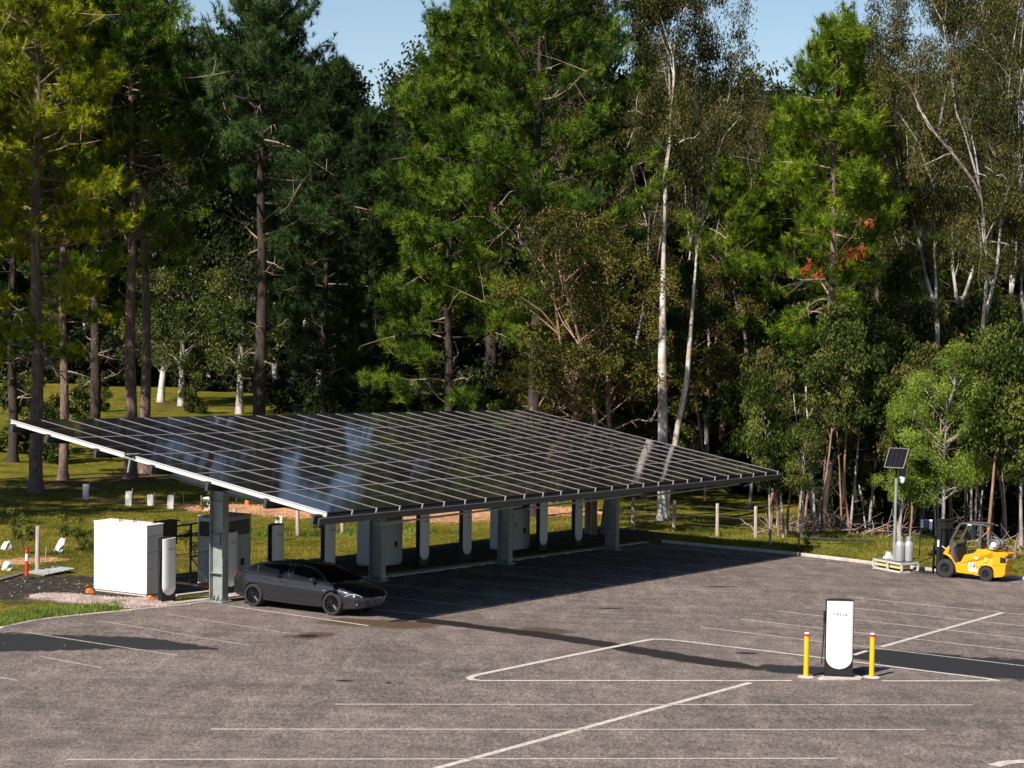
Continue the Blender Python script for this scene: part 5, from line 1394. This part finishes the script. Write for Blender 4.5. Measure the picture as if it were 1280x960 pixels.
for px_, d, rz, sc in ((-31, 84, 1.0, .95), (-37, 90, 2.5, 1.0), (-30, 96, 4.0, .9), (-41, 80, .5, 1.0), (-35, 74, 5.0, .8)):
    copy_tree(pC, Vector((px_, d, tz(px_, d))), rz, 'pine outside the left edge whose shadow falls on the lawn', sc, G_P)

# --- gums
G_G = 'tall gum trees among the pines'
l = at(828, 651); gA = make_tree('gum_tree', tree_gum(31, 29, 2.7, .27, .66, 4, .012, .50, lean=(.1, .2), per=38, clr=.62, leaf=.19, lw=.055, spread=.36), 'bark_gum', 'leaf_gum', l, 'tall white barked gum with one bright straight trunk right of the centre', 'gum tree', G_G)
l = C(835, 106); gB = make_tree('gum_tree', tree_gum(32, 29, 2.4, .18, .55, 4, .03, .6, lean=(1.9, .6), per=38, clr=.6, leaf=.19, lw=.055, spread=.42), 'bark_gum', 'leaf_gum', l, 'thinner white gum leaning right, just right of the bright straight trunk', 'gum tree', G_G)
l = C(762, 122); gC = make_tree('gum_tree', tree_gum(33, 30, 2.8, .17, .42, 4, lean=(-.3, 0), per=56, clr=.62, leaf=.19, lw=.055, spread=.45), 'bark_grey', 'leaf_gum', l, 'grey gum with thin bare upper stems left of the bright white trunk', 'gum tree', G_G)
l = C(1172, 108); gD = make_tree('gum_tree', tree_gum(34, 31, 3.9, .27, .34, 5, lean=(-.5, .5), per=50, clr=.66, leaf=.19, lw=.055, spread=.5, minr=.014), 'bark_grey', 'leaf_gum', l, 'big grey gum with heavy crown right of the pointed pine', 'gum tree', G_G)
l = C(1222, 104); gE = make_tree('gum_tree', tree_gum(35, 29, 3.6, .24, .30, 5, lean=(1.2, .0), per=50, clr=.66, leaf=.19, lw=.055, spread=.55, minr=.014), 'bark_grey', 'leaf_gum', l, 'pale gum with twisting limbs near the right edge', 'gum tree', G_G)
for o_, px, d, rz, sc, lb_ in ((gD, 1290, 112, 1.9, .98, 'grey gum cut by the right edge of the frame'), (gC, 1125, 126, 2.2, .92, 'slender grey gum behind, left of the heavy crowned gum'), (gC, 885, 140, 1.0, .98, 'slender gum behind the leaning white gum'),
 (gD, 735, 140, 3.6, 1.1, 'gum far behind the centre pine, at its right'), (gD, 790, 138, 4.2, .84, 'broad gum behind the bright white trunk'), (gD, 935, 145, .7, .88, 'broad dark gum against the sky left of the pointed pine'), (gE, 865, 130, 2.7, .86, 'gum filling the gap behind the two white trunks'),
 (gD, 1075, 140, 3.1, .86, 'broad gum behind the pointed pine'), (gE, 1180, 132, 2.0, 1.1, 'gum behind the heavy crowned gum'), (gD, 1250, 128, 5.0, 1.08, 'broad gum behind the twisting pale gum'), (gD, 1130, 118, 2.5, .86, 'brownish gum between the pointed pine and the heavy crowned gum'), (gE, 1010, 150, 1.0, .86, 'gum at the back left of the pointed pine')):
    cp(o_, C(px, d), lb_, rz, sc, G_G)

# --- rusty olive tree behind the far edge of the roof
l = C(748, 93); tR = make_tree('broadleaf_tree', tree_bush(41, hh(268, l), 3.2, .16, .44, per=46, leaf=.17, lw=.075, ncl=720, clr=.46, stems=3, shape=.42), 'bark_red', 'leaf_rusty', l, 'olive brown tree with forked orange trunks rising behind the far edge of the roof', 'broadleaf tree')
bm = MB(); rs = np.random.RandomState(5)
for (p0, p1, r0) in (((0, 0, 3.9), (-2.4, -.6, 5.2), .09), ((0, 0, 3.2), (2.9, -.5, 4.3), .08), ((.3, 0, 4.6), (3.0, -.8, 5.4), .06)):
    pts = bent(rs, p0, np.array(p1) - np.array(p0), np.linalg.norm(np.array(p1) - np.array(p0)), 6, .18, 0); bm.ring(pts, [r0 * (1 - .12 * k) for k in range(7)], 6, cap=False)
    for q in range(6):
        b = interp(pts, rs.uniform(.3, 1)); s2 = bent(rs, b, rng_dir(rs, 1)[0] + [0, 0, .3], rs.uniform(.4, 1.1), 4, .25); bm.ring(s2, [.03, .022, .015, .01, .006], 4, cap=False)
bm.build('dead_limb', M['twig'], tR, smooth=60, kind='stuff')
copy_tree(tR, C(690, 112), 2.0, 'shaded olive brown tree behind, left of the forked orange trunks', (.9, .9, .8)); copy_tree(tR, C(862, 125), 4.0, 'olive brown tree behind the bright white trunk', (1.1, 1.1, .95))

# --- the right hand thicket: saplings, a wattle, undergrowth
G_S = 'saplings of the thicket at the right'
sap = []
for k, (sd, H_, R_, cb, lf, bk) in enumerate(((51, 8.5, 1.4, .50, 'leaf_under', 'bark_red'), (52, 7.5, 1.3, .44, 'leaf_gum', 'bark_grey'), (53, 9.5, 1.5, .52, 'leaf_gum_green', 'bark_red'), (54, 6.5, 1.4, .38, 'leaf_under', 'bark_grey'))):
    sap.append((tree_bush(sd, H_, R_, .075, cb, per=40, leaf=.19, lw=.07, ncl=260, clr=.42, hang=.7, shape=.45), bk, lf, H_))
SP = [  # px, distance, top row, kind, scale of width, label
 (968, 90, 470, 3, .6, 'thin leafy sapling at the right end of the carport'), (984, 92, 440, 1, .7, 'thin brown sapling second from the right end of the carport'), (1003, 89, 520, 0, .5, 'very thin pale sapling trunk left of the twin trunks'),
 (1020, 93, 400, 2, .9, 'taller sapling with pale straight trunk, left of the dark trunk'), (1030, 97, 430, 1, .8, 'dark stemmed sapling tight beside the pale straight one'), (1056, 98, 450, 0, 1.0, 'sapling behind the pale straight one'),
 (1068, 95, 380, 2, 1.1, 'sapling with flaking trunk left of the solar lamp post'), (1090, 99, 470, 3, 1.2, 'bushy sapling behind the solar lamp panel'), (1128, 94, 430, 1, 1.1, 'sapling right of the solar lamp post, behind it'), (1143, 91, 520, 0, .9, 'low sapling with leaning orange trunk right of the lamp post'),
 (1160, 104, 440, 3, 1.0, 'green sapling under the bright wattle'), (1216, 96, 440, 2, 1.1, 'sapling above the mast of the forklift'), (1222, 94, 470, 1, 1.0, 'slim sapling behind the overhead guard of the forklift'), (1242, 89, 400, 0, 1.2, 'leafy sapling above the seat of the forklift'),
 (1262, 93, 410, 2, 1.1, 'sapling with red trunk behind the gas bottle of the forklift'), (1283, 89, 430, 3, 1.2, 'sapling cut by the right edge, nearest one'), (1300, 95, 400, 0, 1.2, 'sapling cut by the right edge, farther one'),
 (940, 112, 410, 3, 1.3, 'round green sapling on the sunlit grass beyond the roof corner'), (962, 106, 400, 2, 1.3, 'dense sapling just beyond the roof corner'), (885, 116, 330, 2, .9, 'slim tall sapling with rusty trunk left of the bright grass'),
 (1110, 108, 390, 0, 1.6, 'tall dense sapling behind the lamp panel'), (1188, 110, 380, 1, 1.6, 'tall sapling behind the wattle'), (1078, 112, 320, 2, 1.2, 'slender sapling with rusty trunk below the right flank of the pointed pine'), (1240, 112, 370, 3, 1.8, 'dense sapling far behind the forklift'),
 (845, 124, 440, 3, 1.5, 'green sapling behind the bright white trunk base'), (700, 116, 430, 0, 1.5, 'sapling in the shade left of the olive brown tree'), (805, 118, 430, 1, 1.6, 'sapling between the olive brown tree and the white trunk'), (640, 122, 455, 3, 1.4, 'dark leafy sapling over the far corner of the roof'),
 (1005, 112, 390, 2, 1.6, 'dense sapling below the left flank of the pointed pine'), (1045, 116, 380, 1, 1.7, 'dense sapling around the foot of the pointed pine'), (1145, 120, 370, 2, 1.8, 'dense sapling behind the yellow green wattle'), (1270, 118, 370, 1, 1.8, 'dense sapling behind the thicket at the right edge'),
 (975, 122, 380, 0, 1.8, 'leafy sapling behind the dense one at the roof corner'), (1215, 120, 380, 0, 1.8, 'leafy sapling behind the forklift thicket'), (760, 128, 430, 2, 2.0, 'dark sapling behind the orange trunks')]
roots = {}
for k, (px, d, top, kd, wx, lb_) in enumerate(SP):
    l = C(px, d); H_ = hh(top, l); (res, bk, lf, h0) = sap[kd]
    if kd not in roots: roots[kd] = make_tree('sapling', res, bk, lf, l, lb_, 'sapling', G_S); r = roots[kd]; r.rotation_euler = (0, 0, k * 1.3)
    else: r = copy_tree(roots[kd], l, k * 1.3, lb_, None, G_S)
    s = H_ / h0; r.scale = (s * .4 + wx * .6, s * .4 + wx * .6, s)
l = C(1183, 91); tW = make_tree('wattle_tree', tree_bush(61, hh(418, l), 2.1, .10, .26, per=70, leaf=.15, lw=.034, ncl=420, clr=.42, hang=.3, shape=.6), 'bark_grey', 'leaf_wattle', l, 'feathery yellow green wattle, the brightest foliage right of the pointed pine', 'wattle tree')
copy_tree(tW, C(1130, 92), 2.0, 'smaller yellow green wattle left of the brightest one', (.6, .6, .80)); copy_tree(tW, C(1292, 103), 1.0, 'wattle at the right edge', (.8, .8, .95))
copy_tree(tW, C(922, 168), 3.0, 'soft green wattle beyond the roof corner', (1.0, 1.0, .85))
# rust red dead sprays on the pointed pine
dn = np.random.RandomState(77); P_ = []
hl_ = pH.location
for px, py in ((1052, 318), (1060, 314), (1066, 308), (1040, 324), (1000, 328), (1010, 338), (996, 335), (1072, 272), (1046, 312)):
    P_.append(((px - 1037) / F_PX * 100, -2.2, CZ + (344 - py) / F_PX * 100 - hl_.z))
P_ = np.array(P_); v_, f_, t_ = needles(dn, np.repeat(P_, 5, 0) + dn.normal(size=(len(P_) * 5, 3)) * .16, rng_dir(dn, len(P_) * 5), .28, 16, .05)
o = link('dead_spray', np_mesh('dead_spray', v_, f_, M['leaf_dead'], fattrs=dict(tone=t_)), pH); o['kind'] = 'stuff'

# --- smaller trees seen on the far field at the left
G_F = 'small trees on the far field at the left'
rF = tree_bush(71, 16, 4.0, .34, .26, per=34, leaf=.32, lw=.14, ncl=420, clr=.8, hang=.5, shape=.5)
l = C(200, 190); fA = make_tree('small_gum_tree', rF, 'bark_gum', 'leaf_gum_green', l, 'small gum with bright white trunk on the far field, over the left of the roof', 'gum tree', G_F)
l = C(226, 186); fB = make_tree('small_gum_tree', rF, 'bark_grey', 'leaf_gum_green', l, 'small gum on the far field just right of the bright white trunk', 'gum tree', G_F, 2.0, .95)
for px, d, s, lb_ in ((299, 178, .98, 'small gum on the far field left of the thick dark pine trunk'), (345, 200, 1.0, 'small gum on the far field right of the thick dark pine trunk'), (262, 230, 1.2, 'distant round gum between two nearer small gums'), (150, 235, 1.25, 'distant gum left of the sunlit pine trunk'), (100, 225, 1.1, 'distant gum behind the slim olive pine'), (380, 215, 1.1, 'distant gum above the left centre of the roof'), (20, 225, 1.2, 'distant gum at the far left'), (-40, 215, 1.2, 'distant gum just outside the left edge')):
    cp(fB, C(px, d), lb_, px * .7, s, G_F)
l = C(246, 176); sh_ = make_tree('shrub', tree_bush(72, 3.2, 1.2, .05, .1, per=40, leaf=.22, lw=.09, ncl=120, clr=.35, shape=.6), 'bark_dark', 'leaf_gum_green', l, 'small round green shrub on the far field', 'shrub', 'shrubs')
for px, d, s, lb_ in ((10, 135, 1.5, 'shrub mass at the left edge behind the olive pines'), (30, 140, 1.4, 'second shrub at the left edge behind the olive pines'), (62, 128, 1.2, 'shrub between the two olive pine trunks'), (100, 150, 1.2, 'dark shrub right of the slim olive pine'), (128, 175, .8, 'low shrub on the far field left'),
                    (420, 140, 1.6, 'dark shrub above the roof, left of centre'), (480, 132, 1.7, 'dark shrub above the roof under the conical pine'), (540, 136, 1.6, 'dark shrub above the roof centre'), (590, 130, 1.5, 'dark shrub above the roof right of centre'), (450, 128, 1.3, 'lower dark shrub above the roof'), (660, 128, 1.3, 'shrub over the far corner of the roof')):
    cp(sh_, C(px, d), lb_, px, s, 'shrubs')

# --- dark wood that closes the view
G_W = 'trees of the dark wood behind'
ZN = ((130, 'behind the olive pines'), (260, 'behind the bare sunlit trunk'), (430, 'behind the bluish pine'), (620, 'behind the conical pine'), (720, 'behind the centre pine'), (900, 'behind the bright white gum'), (1110, 'behind the pointed pine'), (9999, 'behind the heavy crowned gums'))
def zn(px): return [t for a, t in ZN if px < a][0]
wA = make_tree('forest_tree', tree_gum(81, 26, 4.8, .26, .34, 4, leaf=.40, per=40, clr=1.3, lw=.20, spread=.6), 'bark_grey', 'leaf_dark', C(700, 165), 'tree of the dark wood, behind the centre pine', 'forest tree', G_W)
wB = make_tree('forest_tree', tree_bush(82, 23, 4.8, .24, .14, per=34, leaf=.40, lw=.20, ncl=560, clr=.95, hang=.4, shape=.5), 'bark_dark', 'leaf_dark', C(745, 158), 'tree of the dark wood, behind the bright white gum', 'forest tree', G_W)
rs = np.random.RandomState(9)
for row, (d0, x0, x1, st) in enumerate(((158, 620, 1400, 60), (172, 400, 1400, 48), (192, 380, 1400, 46), (226, -80, 480, 36), (244, -100, 1400, 40), (270, -120, 1400, 44))):
    px = x0
    while px < x1:
        d = d0 + rs.uniform(-7, 7); q = px + rs.uniform(-14, 14); px += st
        if 856 < q < 950 and d < 168: continue
        cp(wB if rs.rand() < .6 else wA, C(q, d), 'tree of the dark wood, ' + zn(q), rs.uniform(0, 6.28), (1.0 + rs.uniform(-.14, .14)) * (1.38 if d0 > 220 else 1.0), G_W, 1.1)
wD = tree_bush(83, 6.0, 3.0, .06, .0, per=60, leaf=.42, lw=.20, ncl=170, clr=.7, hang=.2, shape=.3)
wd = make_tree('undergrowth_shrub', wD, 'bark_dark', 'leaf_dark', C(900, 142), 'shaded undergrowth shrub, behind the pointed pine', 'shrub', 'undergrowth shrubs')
for row, (d0, x0, x1, st) in enumerate(((138, 640, 860, 40), (148, 400, 1380, 42), (160, 400, 1400, 46), (213, -60, 440, 34), (182, 380, 1400, 50), (106, 1060, 1400, 36), (118, 1020, 1380, 40), (128, 960, 1380, 42))):
    px = x0
    while px < x1:
        s = rs.uniform(.7, 1.2); q = px + rs.uniform(-12, 12); px += st
        if 856 < q < 950 and d0 < 170: continue
        cp(wd, C(q, d0 + rs.uniform(-4, 4)), 'shaded undergrowth shrub, ' + zn(q), rs.uniform(0, 6.28), s, 'undergrowth shrubs', 1.05)

# ------------------------------------------------------------------ grass, weeds, brush, stones
def scatter(name, n, xr, yr, cond, hsize, mat, seed, per=6, w=.012, loc=None):
    rs = np.random.RandomState(seed); X = rs.uniform(*xr, n); Y = rs.uniform(*yr, n); sd = sdist(X, Y); k = cond(X, Y, sd, rs); X, Y = X[k], Y[k]
    P = np.stack([X, Y, terr(X, Y) - .01], 1); D = np.tile([0, 0, 1.], (len(X), 1)) + rs.normal(size=(len(X), 3)) * .25
    h = hsize(X, Y, rs); pt = np.clip(vnoise(X, Y, 1.3, 5) * .7 + rs.uniform(0, .4, len(X)), 0, 1)
    D /= np.linalg.norm(D, axis=1)[:, None]
    d = np.repeat(D, per, 0) + rng_dir(rs, len(X) * per) * .55; d[:, 2] = np.abs(d[:, 2]); d /= np.linalg.norm(d, axis=1)[:, None]
    p = np.repeat(P, per, 0) + rs.normal(size=(len(X) * per, 3)) * [.06, .06, 0]; L = np.repeat(h, per) * rs.uniform(.5, 1.1, len(X) * per)
    wv = np.cross(d, rng_dir(rs, len(d))); wv /= np.linalg.norm(wv, axis=1)[:, None] + 1e-9; wv *= w
    v = np.stack([p - wv, p + wv, p + d * L[:, None]], 1).reshape(-1, 3)
    o = link(name, np_mesh(name, v, np.arange(len(v)).reshape(-1, 3), M[mat], fattrs=dict(tone=np.clip(np.repeat(pt, per) + rs.normal(size=len(L)) * .12, 0, 1)))); o['kind'] = 'stuff'
    tag(o, loc, 'grass')
def free(X, Y, sd): return (sd > .25) & (zone(X, Y, MULCH) < .42) & (zone(X, Y, SOIL) < .42) & (zone(X, Y, GRAVEL) < .4)
infr = lambda X, Y: np.abs(X) < Y * .262 + 1
scatter('lawn_grass', 60000, (-30, 9), (62, 112), lambda X, Y, sd, rs: free(X, Y, sd) & infr(X, Y) & (rs.rand(len(X)) < 1.3 - (Y - 62) / 70), lambda X, Y, rs: .05 + .10 * rs.rand(len(X)) ** 2 + .10 * (vnoise(X, Y, 2.2, 8) > .66), 'grass', 101, 5, .010, 'short golden green lawn grass left of and behind the carport')
scatter('verge_grass', 26000, (8, 30), (76, 104), lambda X, Y, sd, rs: (sd > .2) & (sd < 14) & infr(X, Y), lambda X, Y, rs: .05 + .20 * rs.rand(len(X)) ** 2, 'grass', 102, 6, .012, 'longer dry grass of the verge between the kerb and the thicket')
scatter('green_verge_grass', 16000, (8, 30), (76, 104), lambda X, Y, sd, rs: (sd > .2) & (sd < 9) & infr(X, Y) & (vnoise(X, Y, 2.6, 12) > .5), lambda X, Y, rs: .06 + .26 * rs.rand(len(X)) ** 2, 'grass_green', 103, 6, .012, 'fresh green grass clumps on the verge by the kerb')
ga = at(60, 778); 
scatter('green_edge_grass', 9000, (-18, -9), (56, 64), lambda X, Y, sd, rs: (sd > .06) & (sd < 1.0) & infr(X, Y) & (X < -11.6), lambda X, Y, rs: .10 + .16 * rs.rand(len(X)), 'grass_green', 104, 6, .012, 'fresh green grass strip along the asphalt edge at the left')
wa_, wb_ = at(350, 684), at(640, 664)
scatter('weed_strip', 22000, (-14, 6), (68, 92), lambda X, Y, sd, rs: (seg_dist(X, Y, pxy((330, 668), (470, 668), (640, 660), (720, 655))) < 1.1) & (vnoise(X, Y, .9, 4) > .34), lambda X, Y, rs: .10 + .34 * rs.rand(len(X)) ** 1.5, 'grass_green', 105, 6, .016, 'weedy green strip between the cabinets and the mulch bed')
# mulch chips and gravel stones
def chips(name, n, zs, thr, size, mat, seed, label, cat, flat=.3):
    rs = np.random.RandomState(seed); pts = np.concatenate([np.array(z[0]) for z in zs]); lo = pts.min(0) - 3; hi = pts.max(0) + 3
    X = rs.uniform(lo[0], hi[0], n); Y = rs.uniform(lo[1], hi[1], n); k = (zone(X, Y, zs) > thr) & (sdist(X, Y) > .1) & infr(X, Y); X, Y = X[k], Y[k]
    P = np.stack([X, Y, terr(X, Y) + .01], 1); N_ = len(P); T_ = np.array([[1, 0, 0], [-.5, .87, 0], [-.5, -.87, 0], [0, 0, flat * 1.6]])
    a = rs.uniform(0, 6.28, N_); sc = size * rs.uniform(.5, 1.4, N_); st = rs.uniform(.4, 1, N_)
    V_ = np.zeros((N_, 4, 3))
    for q in range(4):
        x = T_[q, 0]; y = T_[q, 1] * st
        V_[:, q, 0] = P[:, 0] + (x * np.cos(a) - y * np.sin(a)) * sc; V_[:, q, 1] = P[:, 1] + (x * np.sin(a) + y * np.cos(a)) * sc; V_[:, q, 2] = P[:, 2] + T_[q, 2] * sc + (rs.rand(N_) - .3) * sc * .5
    F = np.array([[0, 1, 3], [1, 2, 3], [2, 0, 3]])[None] + (np.arange(N_) * 4)[:, None, None]
    o = link(name, np_mesh(name, V_.reshape(-1, 3), F.reshape(-1, 3), M[mat])); tag(o, label, cat, kind='stuff')
chips('mulch_chips', 34000, MULCH[:1], .5, .075, 'mulch_chip', 201, 'orange bark chips of the mulch bed behind the carport', 'mulch')
chips('gravel_stones', 30000, GRAVEL[:1], .5, .034, 'stone', 202, 'pale gravel stones in front of the white cabinet', 'gravel', .7)
chips('soil_stones', 350, SOIL[:2], .5, .03, 'stone', 203, 'scattered pale stones on the dark soil at the left', 'stones', .6)
# young plants on the lawn
G_Y = 'young plants on the lawn'
yp = make_tree('seedling', tree_bush(91, 1.3, .45, .02, .1, per=16, leaf=.12, lw=.045, ncl=46, clr=.16, hang=.1, shape=.6), 'bark_dark', 'leaf_under', at(31, 694), 'leafy young plant beside the timber post at the left', 'young plant', G_Y)
for px, py, s, lb_ in ((16, 676, .9, 'young plant at the far left above the upper plastic sleeve'), (78, 688, .95, 'spindly young plant behind the tall plastic sleeve'), (97, 690, .9, 'young plant left of the white cabinet, nearest it'), (112, 702, .8, 'low plant at the left corner of the white cabinet'), (233, 690, .8, 'young plant behind the switch box'), (243, 700, .7, 'low weed left of the first column'), (262, 652, 1.0, 'young plant just behind the first column'), (345, 676, .7, 'bushy young plant right of the louvred cabinet'), (395, 672, .6, 'low young plant between two shaded posts'), (1135, 703, .6, 'small plant right of the gas cylinders'), (1010, 690, .5, 'small plant near the kerb end')):
    copy_tree(yp, at(px, py), px * .3, lb_, s, G_Y)
# brush pile and fallen sticks at the foot of the thicket
def brush(px, py, n, L, w, seed, label, col='twig'):
    rs = np.random.RandomState(seed); p = at(px, py); mb = MB()
    for k in range(n):
        o = np.array([rs.normal() * w, rs.normal() * w * .6, rs.uniform(0, .45) ]); d = rng_dir(rs, 1)[0]; d[2] = abs(d[2]) * .35
        l = L * rs.uniform(.4, 1.2); pts = bent(rs, o - d * l / 2 + [0, 0, .1], d, l, 4, .18); r0 = rs.uniform(.012, .04); mb.ring(pts, [r0, r0 * .8, r0 * .6, r0 * .4, r0 * .2], 4, cap=False)
    o = mb.build('brush_pile', M[col], loc=p, kind='stuff'); tag(o, label, 'brush pile')
brush(1000, 668, 70, 1.6, 1.0, 1, 'tangle of dead branches at the foot of the thin saplings'); brush(1075, 664, 90, 2.0, 1.6, 2, 'large tangle of dead branches behind the verge', 'twig_dark'); brush(1095, 672, 40, 2.2, 1.2, 3, 'arching dead branches left of the lamp post'); brush(1180, 668, 50, 2.2, 1.8, 4, 'dead branches behind the small blue sign', 'twig_dark'); brush(1255, 690, 30, 1.6, 1.2, 5, 'dead sticks behind the gas bottle of the forklift')
o = MB(); p = at(1036, 680); rs = np.random.RandomState(3); o.ring(bent(rs, (-1.2, 0, .2), (1, -.35, .02), 3.2, 6, .05), [.07, .075, .07, .06, .05, .045, .03], 7); ob = o.build('fallen_log', M['bark_dark'], loc=p, smooth=60); tag(ob, 'dark fallen log lying across the verge grass', 'log')
# pale sapling stems that read singly at the edge of the thicket
G_T = 'thin bare stems at the edge of the thicket'
for k, (px, pyb, pyt, r0, lean, mt, lb_) in enumerate(((973, 672, 510, .065, .1, 'bark_red', 'leftmost thin pale stem at the right end of the carport'), (982, 670, 530, .06, -.05, 'bark_red', 'thin pale stem just right of the leftmost one'), (1001, 672, 550, .055, .1, 'bark_gum', 'thin spotted pale stem with a white bark'), (1019, 668, 480, .085, -.15, 'bark_gum', 'straight pale stem tight left of the dark trunk'),
        (1029, 662, 380, .17, .1, 'bark_dark', 'thick dark trunk right of the straight pale stem'), (1068, 645, 400, .16, -.2, 'bark_grey', 'flaking pale trunk behind the verge brush'), (1137, 668, 520, .07, .5, 'bark_red', 'leaning orange brown stem right of the lamp post'), (1152, 660, 520, .05, .0, 'bark_grey', 'thin grey stem right of the leaning orange one'), (1205, 670, 520, .06, .1, 'bark_gum', 'pale stem above the mast of the forklift'), (1222, 670, 520, .05, .1, 'bark_grey', 'thin stem behind the overhead guard'),
        (1240, 670, 430, .05, .05, 'bark_red', 'reddish stem above the gas bottle of the forklift'), (1252, 670, 530, .05, .1, 'bark_gum', 'thin pale stem right of the reddish one'), (1268, 700, 676, .09, .0, 'bark_red', 'short pale stump right of the forklift'), (1045, 655, 470, .05, .1, 'bark_grey', 'slim stem between the dark trunk and the flaking trunk'), (1100, 660, 470, .07, -.2, 'bark_dark', 'dark stem left of the lamp pole'), (1172, 668, 500, .06, .2, 'bark_grey', 'grey stem behind the blue sign'))):
    p = at(px, pyb); h = (pyb - pyt) / (F_PX / p.y); rs = np.random.RandomState(300 + k); mb = MB()
    pts = bent(rs, (0, 0, -.2), (lean / h * 2, 0, 1), h + .2, 9, .035, .01); mb.ring(pts, [r0 * (1.15 if q == 0 else 1 - .055 * q) for q in range(10)], 8)
    for q in range(4):
        b = interp(pts, rs.uniform(.35, .9)); d = rng_dir(rs, 1)[0]; d[2] = abs(d[2]) * .8; s2 = bent(rs, b, d, rs.uniform(.4, 1.2), 3, .2, .05); mb.ring(s2, [r0 * .3, r0 * .22, r0 * .15, .006], 4, cap=False)
    o = mb.build('slender_tree', M[mt], loc=p, smooth=60); tag(o, lb_, 'tree stem', G_T)

# more thin stems, among the foliage
rs = np.random.RandomState(44); base_ = {}
for k in range(30):
    px = 965 + k * 11.2 + rs.uniform(-4, 4); d = rs.uniform(92, 106); p = C(px, d); h = hh(rs.uniform(480, 545), p); mt = ('bark_red', 'bark_grey', 'bark_dark', 'bark_gum')[k % 4]; r0 = rs.uniform(.035, .075)
    mb = MB(); pts = bent(rs, (0, 0, -.2), (rs.normal() * .05, 0, 1), h + .2, 9, .04, .01); mb.ring(pts, [r0 * (1.15 if q == 0 else 1 - .06 * q) for q in range(10)], 7)
    for q in range(5):
        b = interp(pts, rs.uniform(.2, .9)); dd = rng_dir(rs, 1)[0]; dd[2] = abs(dd[2]) * .8; mb.ring(bent(rs, b, dd, rs.uniform(.4, 1.3), 3, .2, .05), [r0 * .3, r0 * .22, r0 * .15, .006], 4, cap=False)
    col = {'bark_red': 'reddish', 'bark_grey': 'grey', 'bark_dark': 'dark', 'bark_gum': 'pale'}[mt]
    where = 'left of the lamp pole' if px < 1100 else ('between the lamp pole and the forklift' if px < 1170 else 'behind the forklift')
    o = mb.build('slender_tree', M[mt], loc=p, smooth=60); tag(o, col + ' thin stem standing among the thicket saplings, ' + where, 'tree stem', G_T)

# fallen leaves and grit on the asphalt, thicker along its edges
rs = np.random.RandomState(71); n = 9000; X = rs.uniform(-18, 26, n); Y = rs.uniform(40, 92, n); sd = -sdist(X, Y); k = (sd > .05) & (infr(X, Y)) & (rs.rand(n) < .10 + .9 * np.exp(-sd / 1.6)); X, Y = X[k], Y[k]
a = rs.uniform(0, 6.28, len(X)); sz = rs.uniform(.02, .06, len(X)); Z = CZ - 7.92619 - .0224907 * X - .0394887 * Y + .006
V3 = np.stack([np.stack([X, Y, Z], 1), np.stack([X + np.cos(a) * sz, Y + np.sin(a) * sz, Z + .02], 1), np.stack([X + np.cos(a + .9) * sz * .7, Y + np.sin(a + .9) * sz * .7, Z + .004], 1)], 1).reshape(-1, 3)
o = link('leaf_litter', np_mesh('leaf_litter', V3, np.arange(len(V3)).reshape(-1, 3), M['mulch_chip'])); tag(o, 'dry leaf litter lying on the asphalt along its edges', 'leaf litter', kind='stuff')
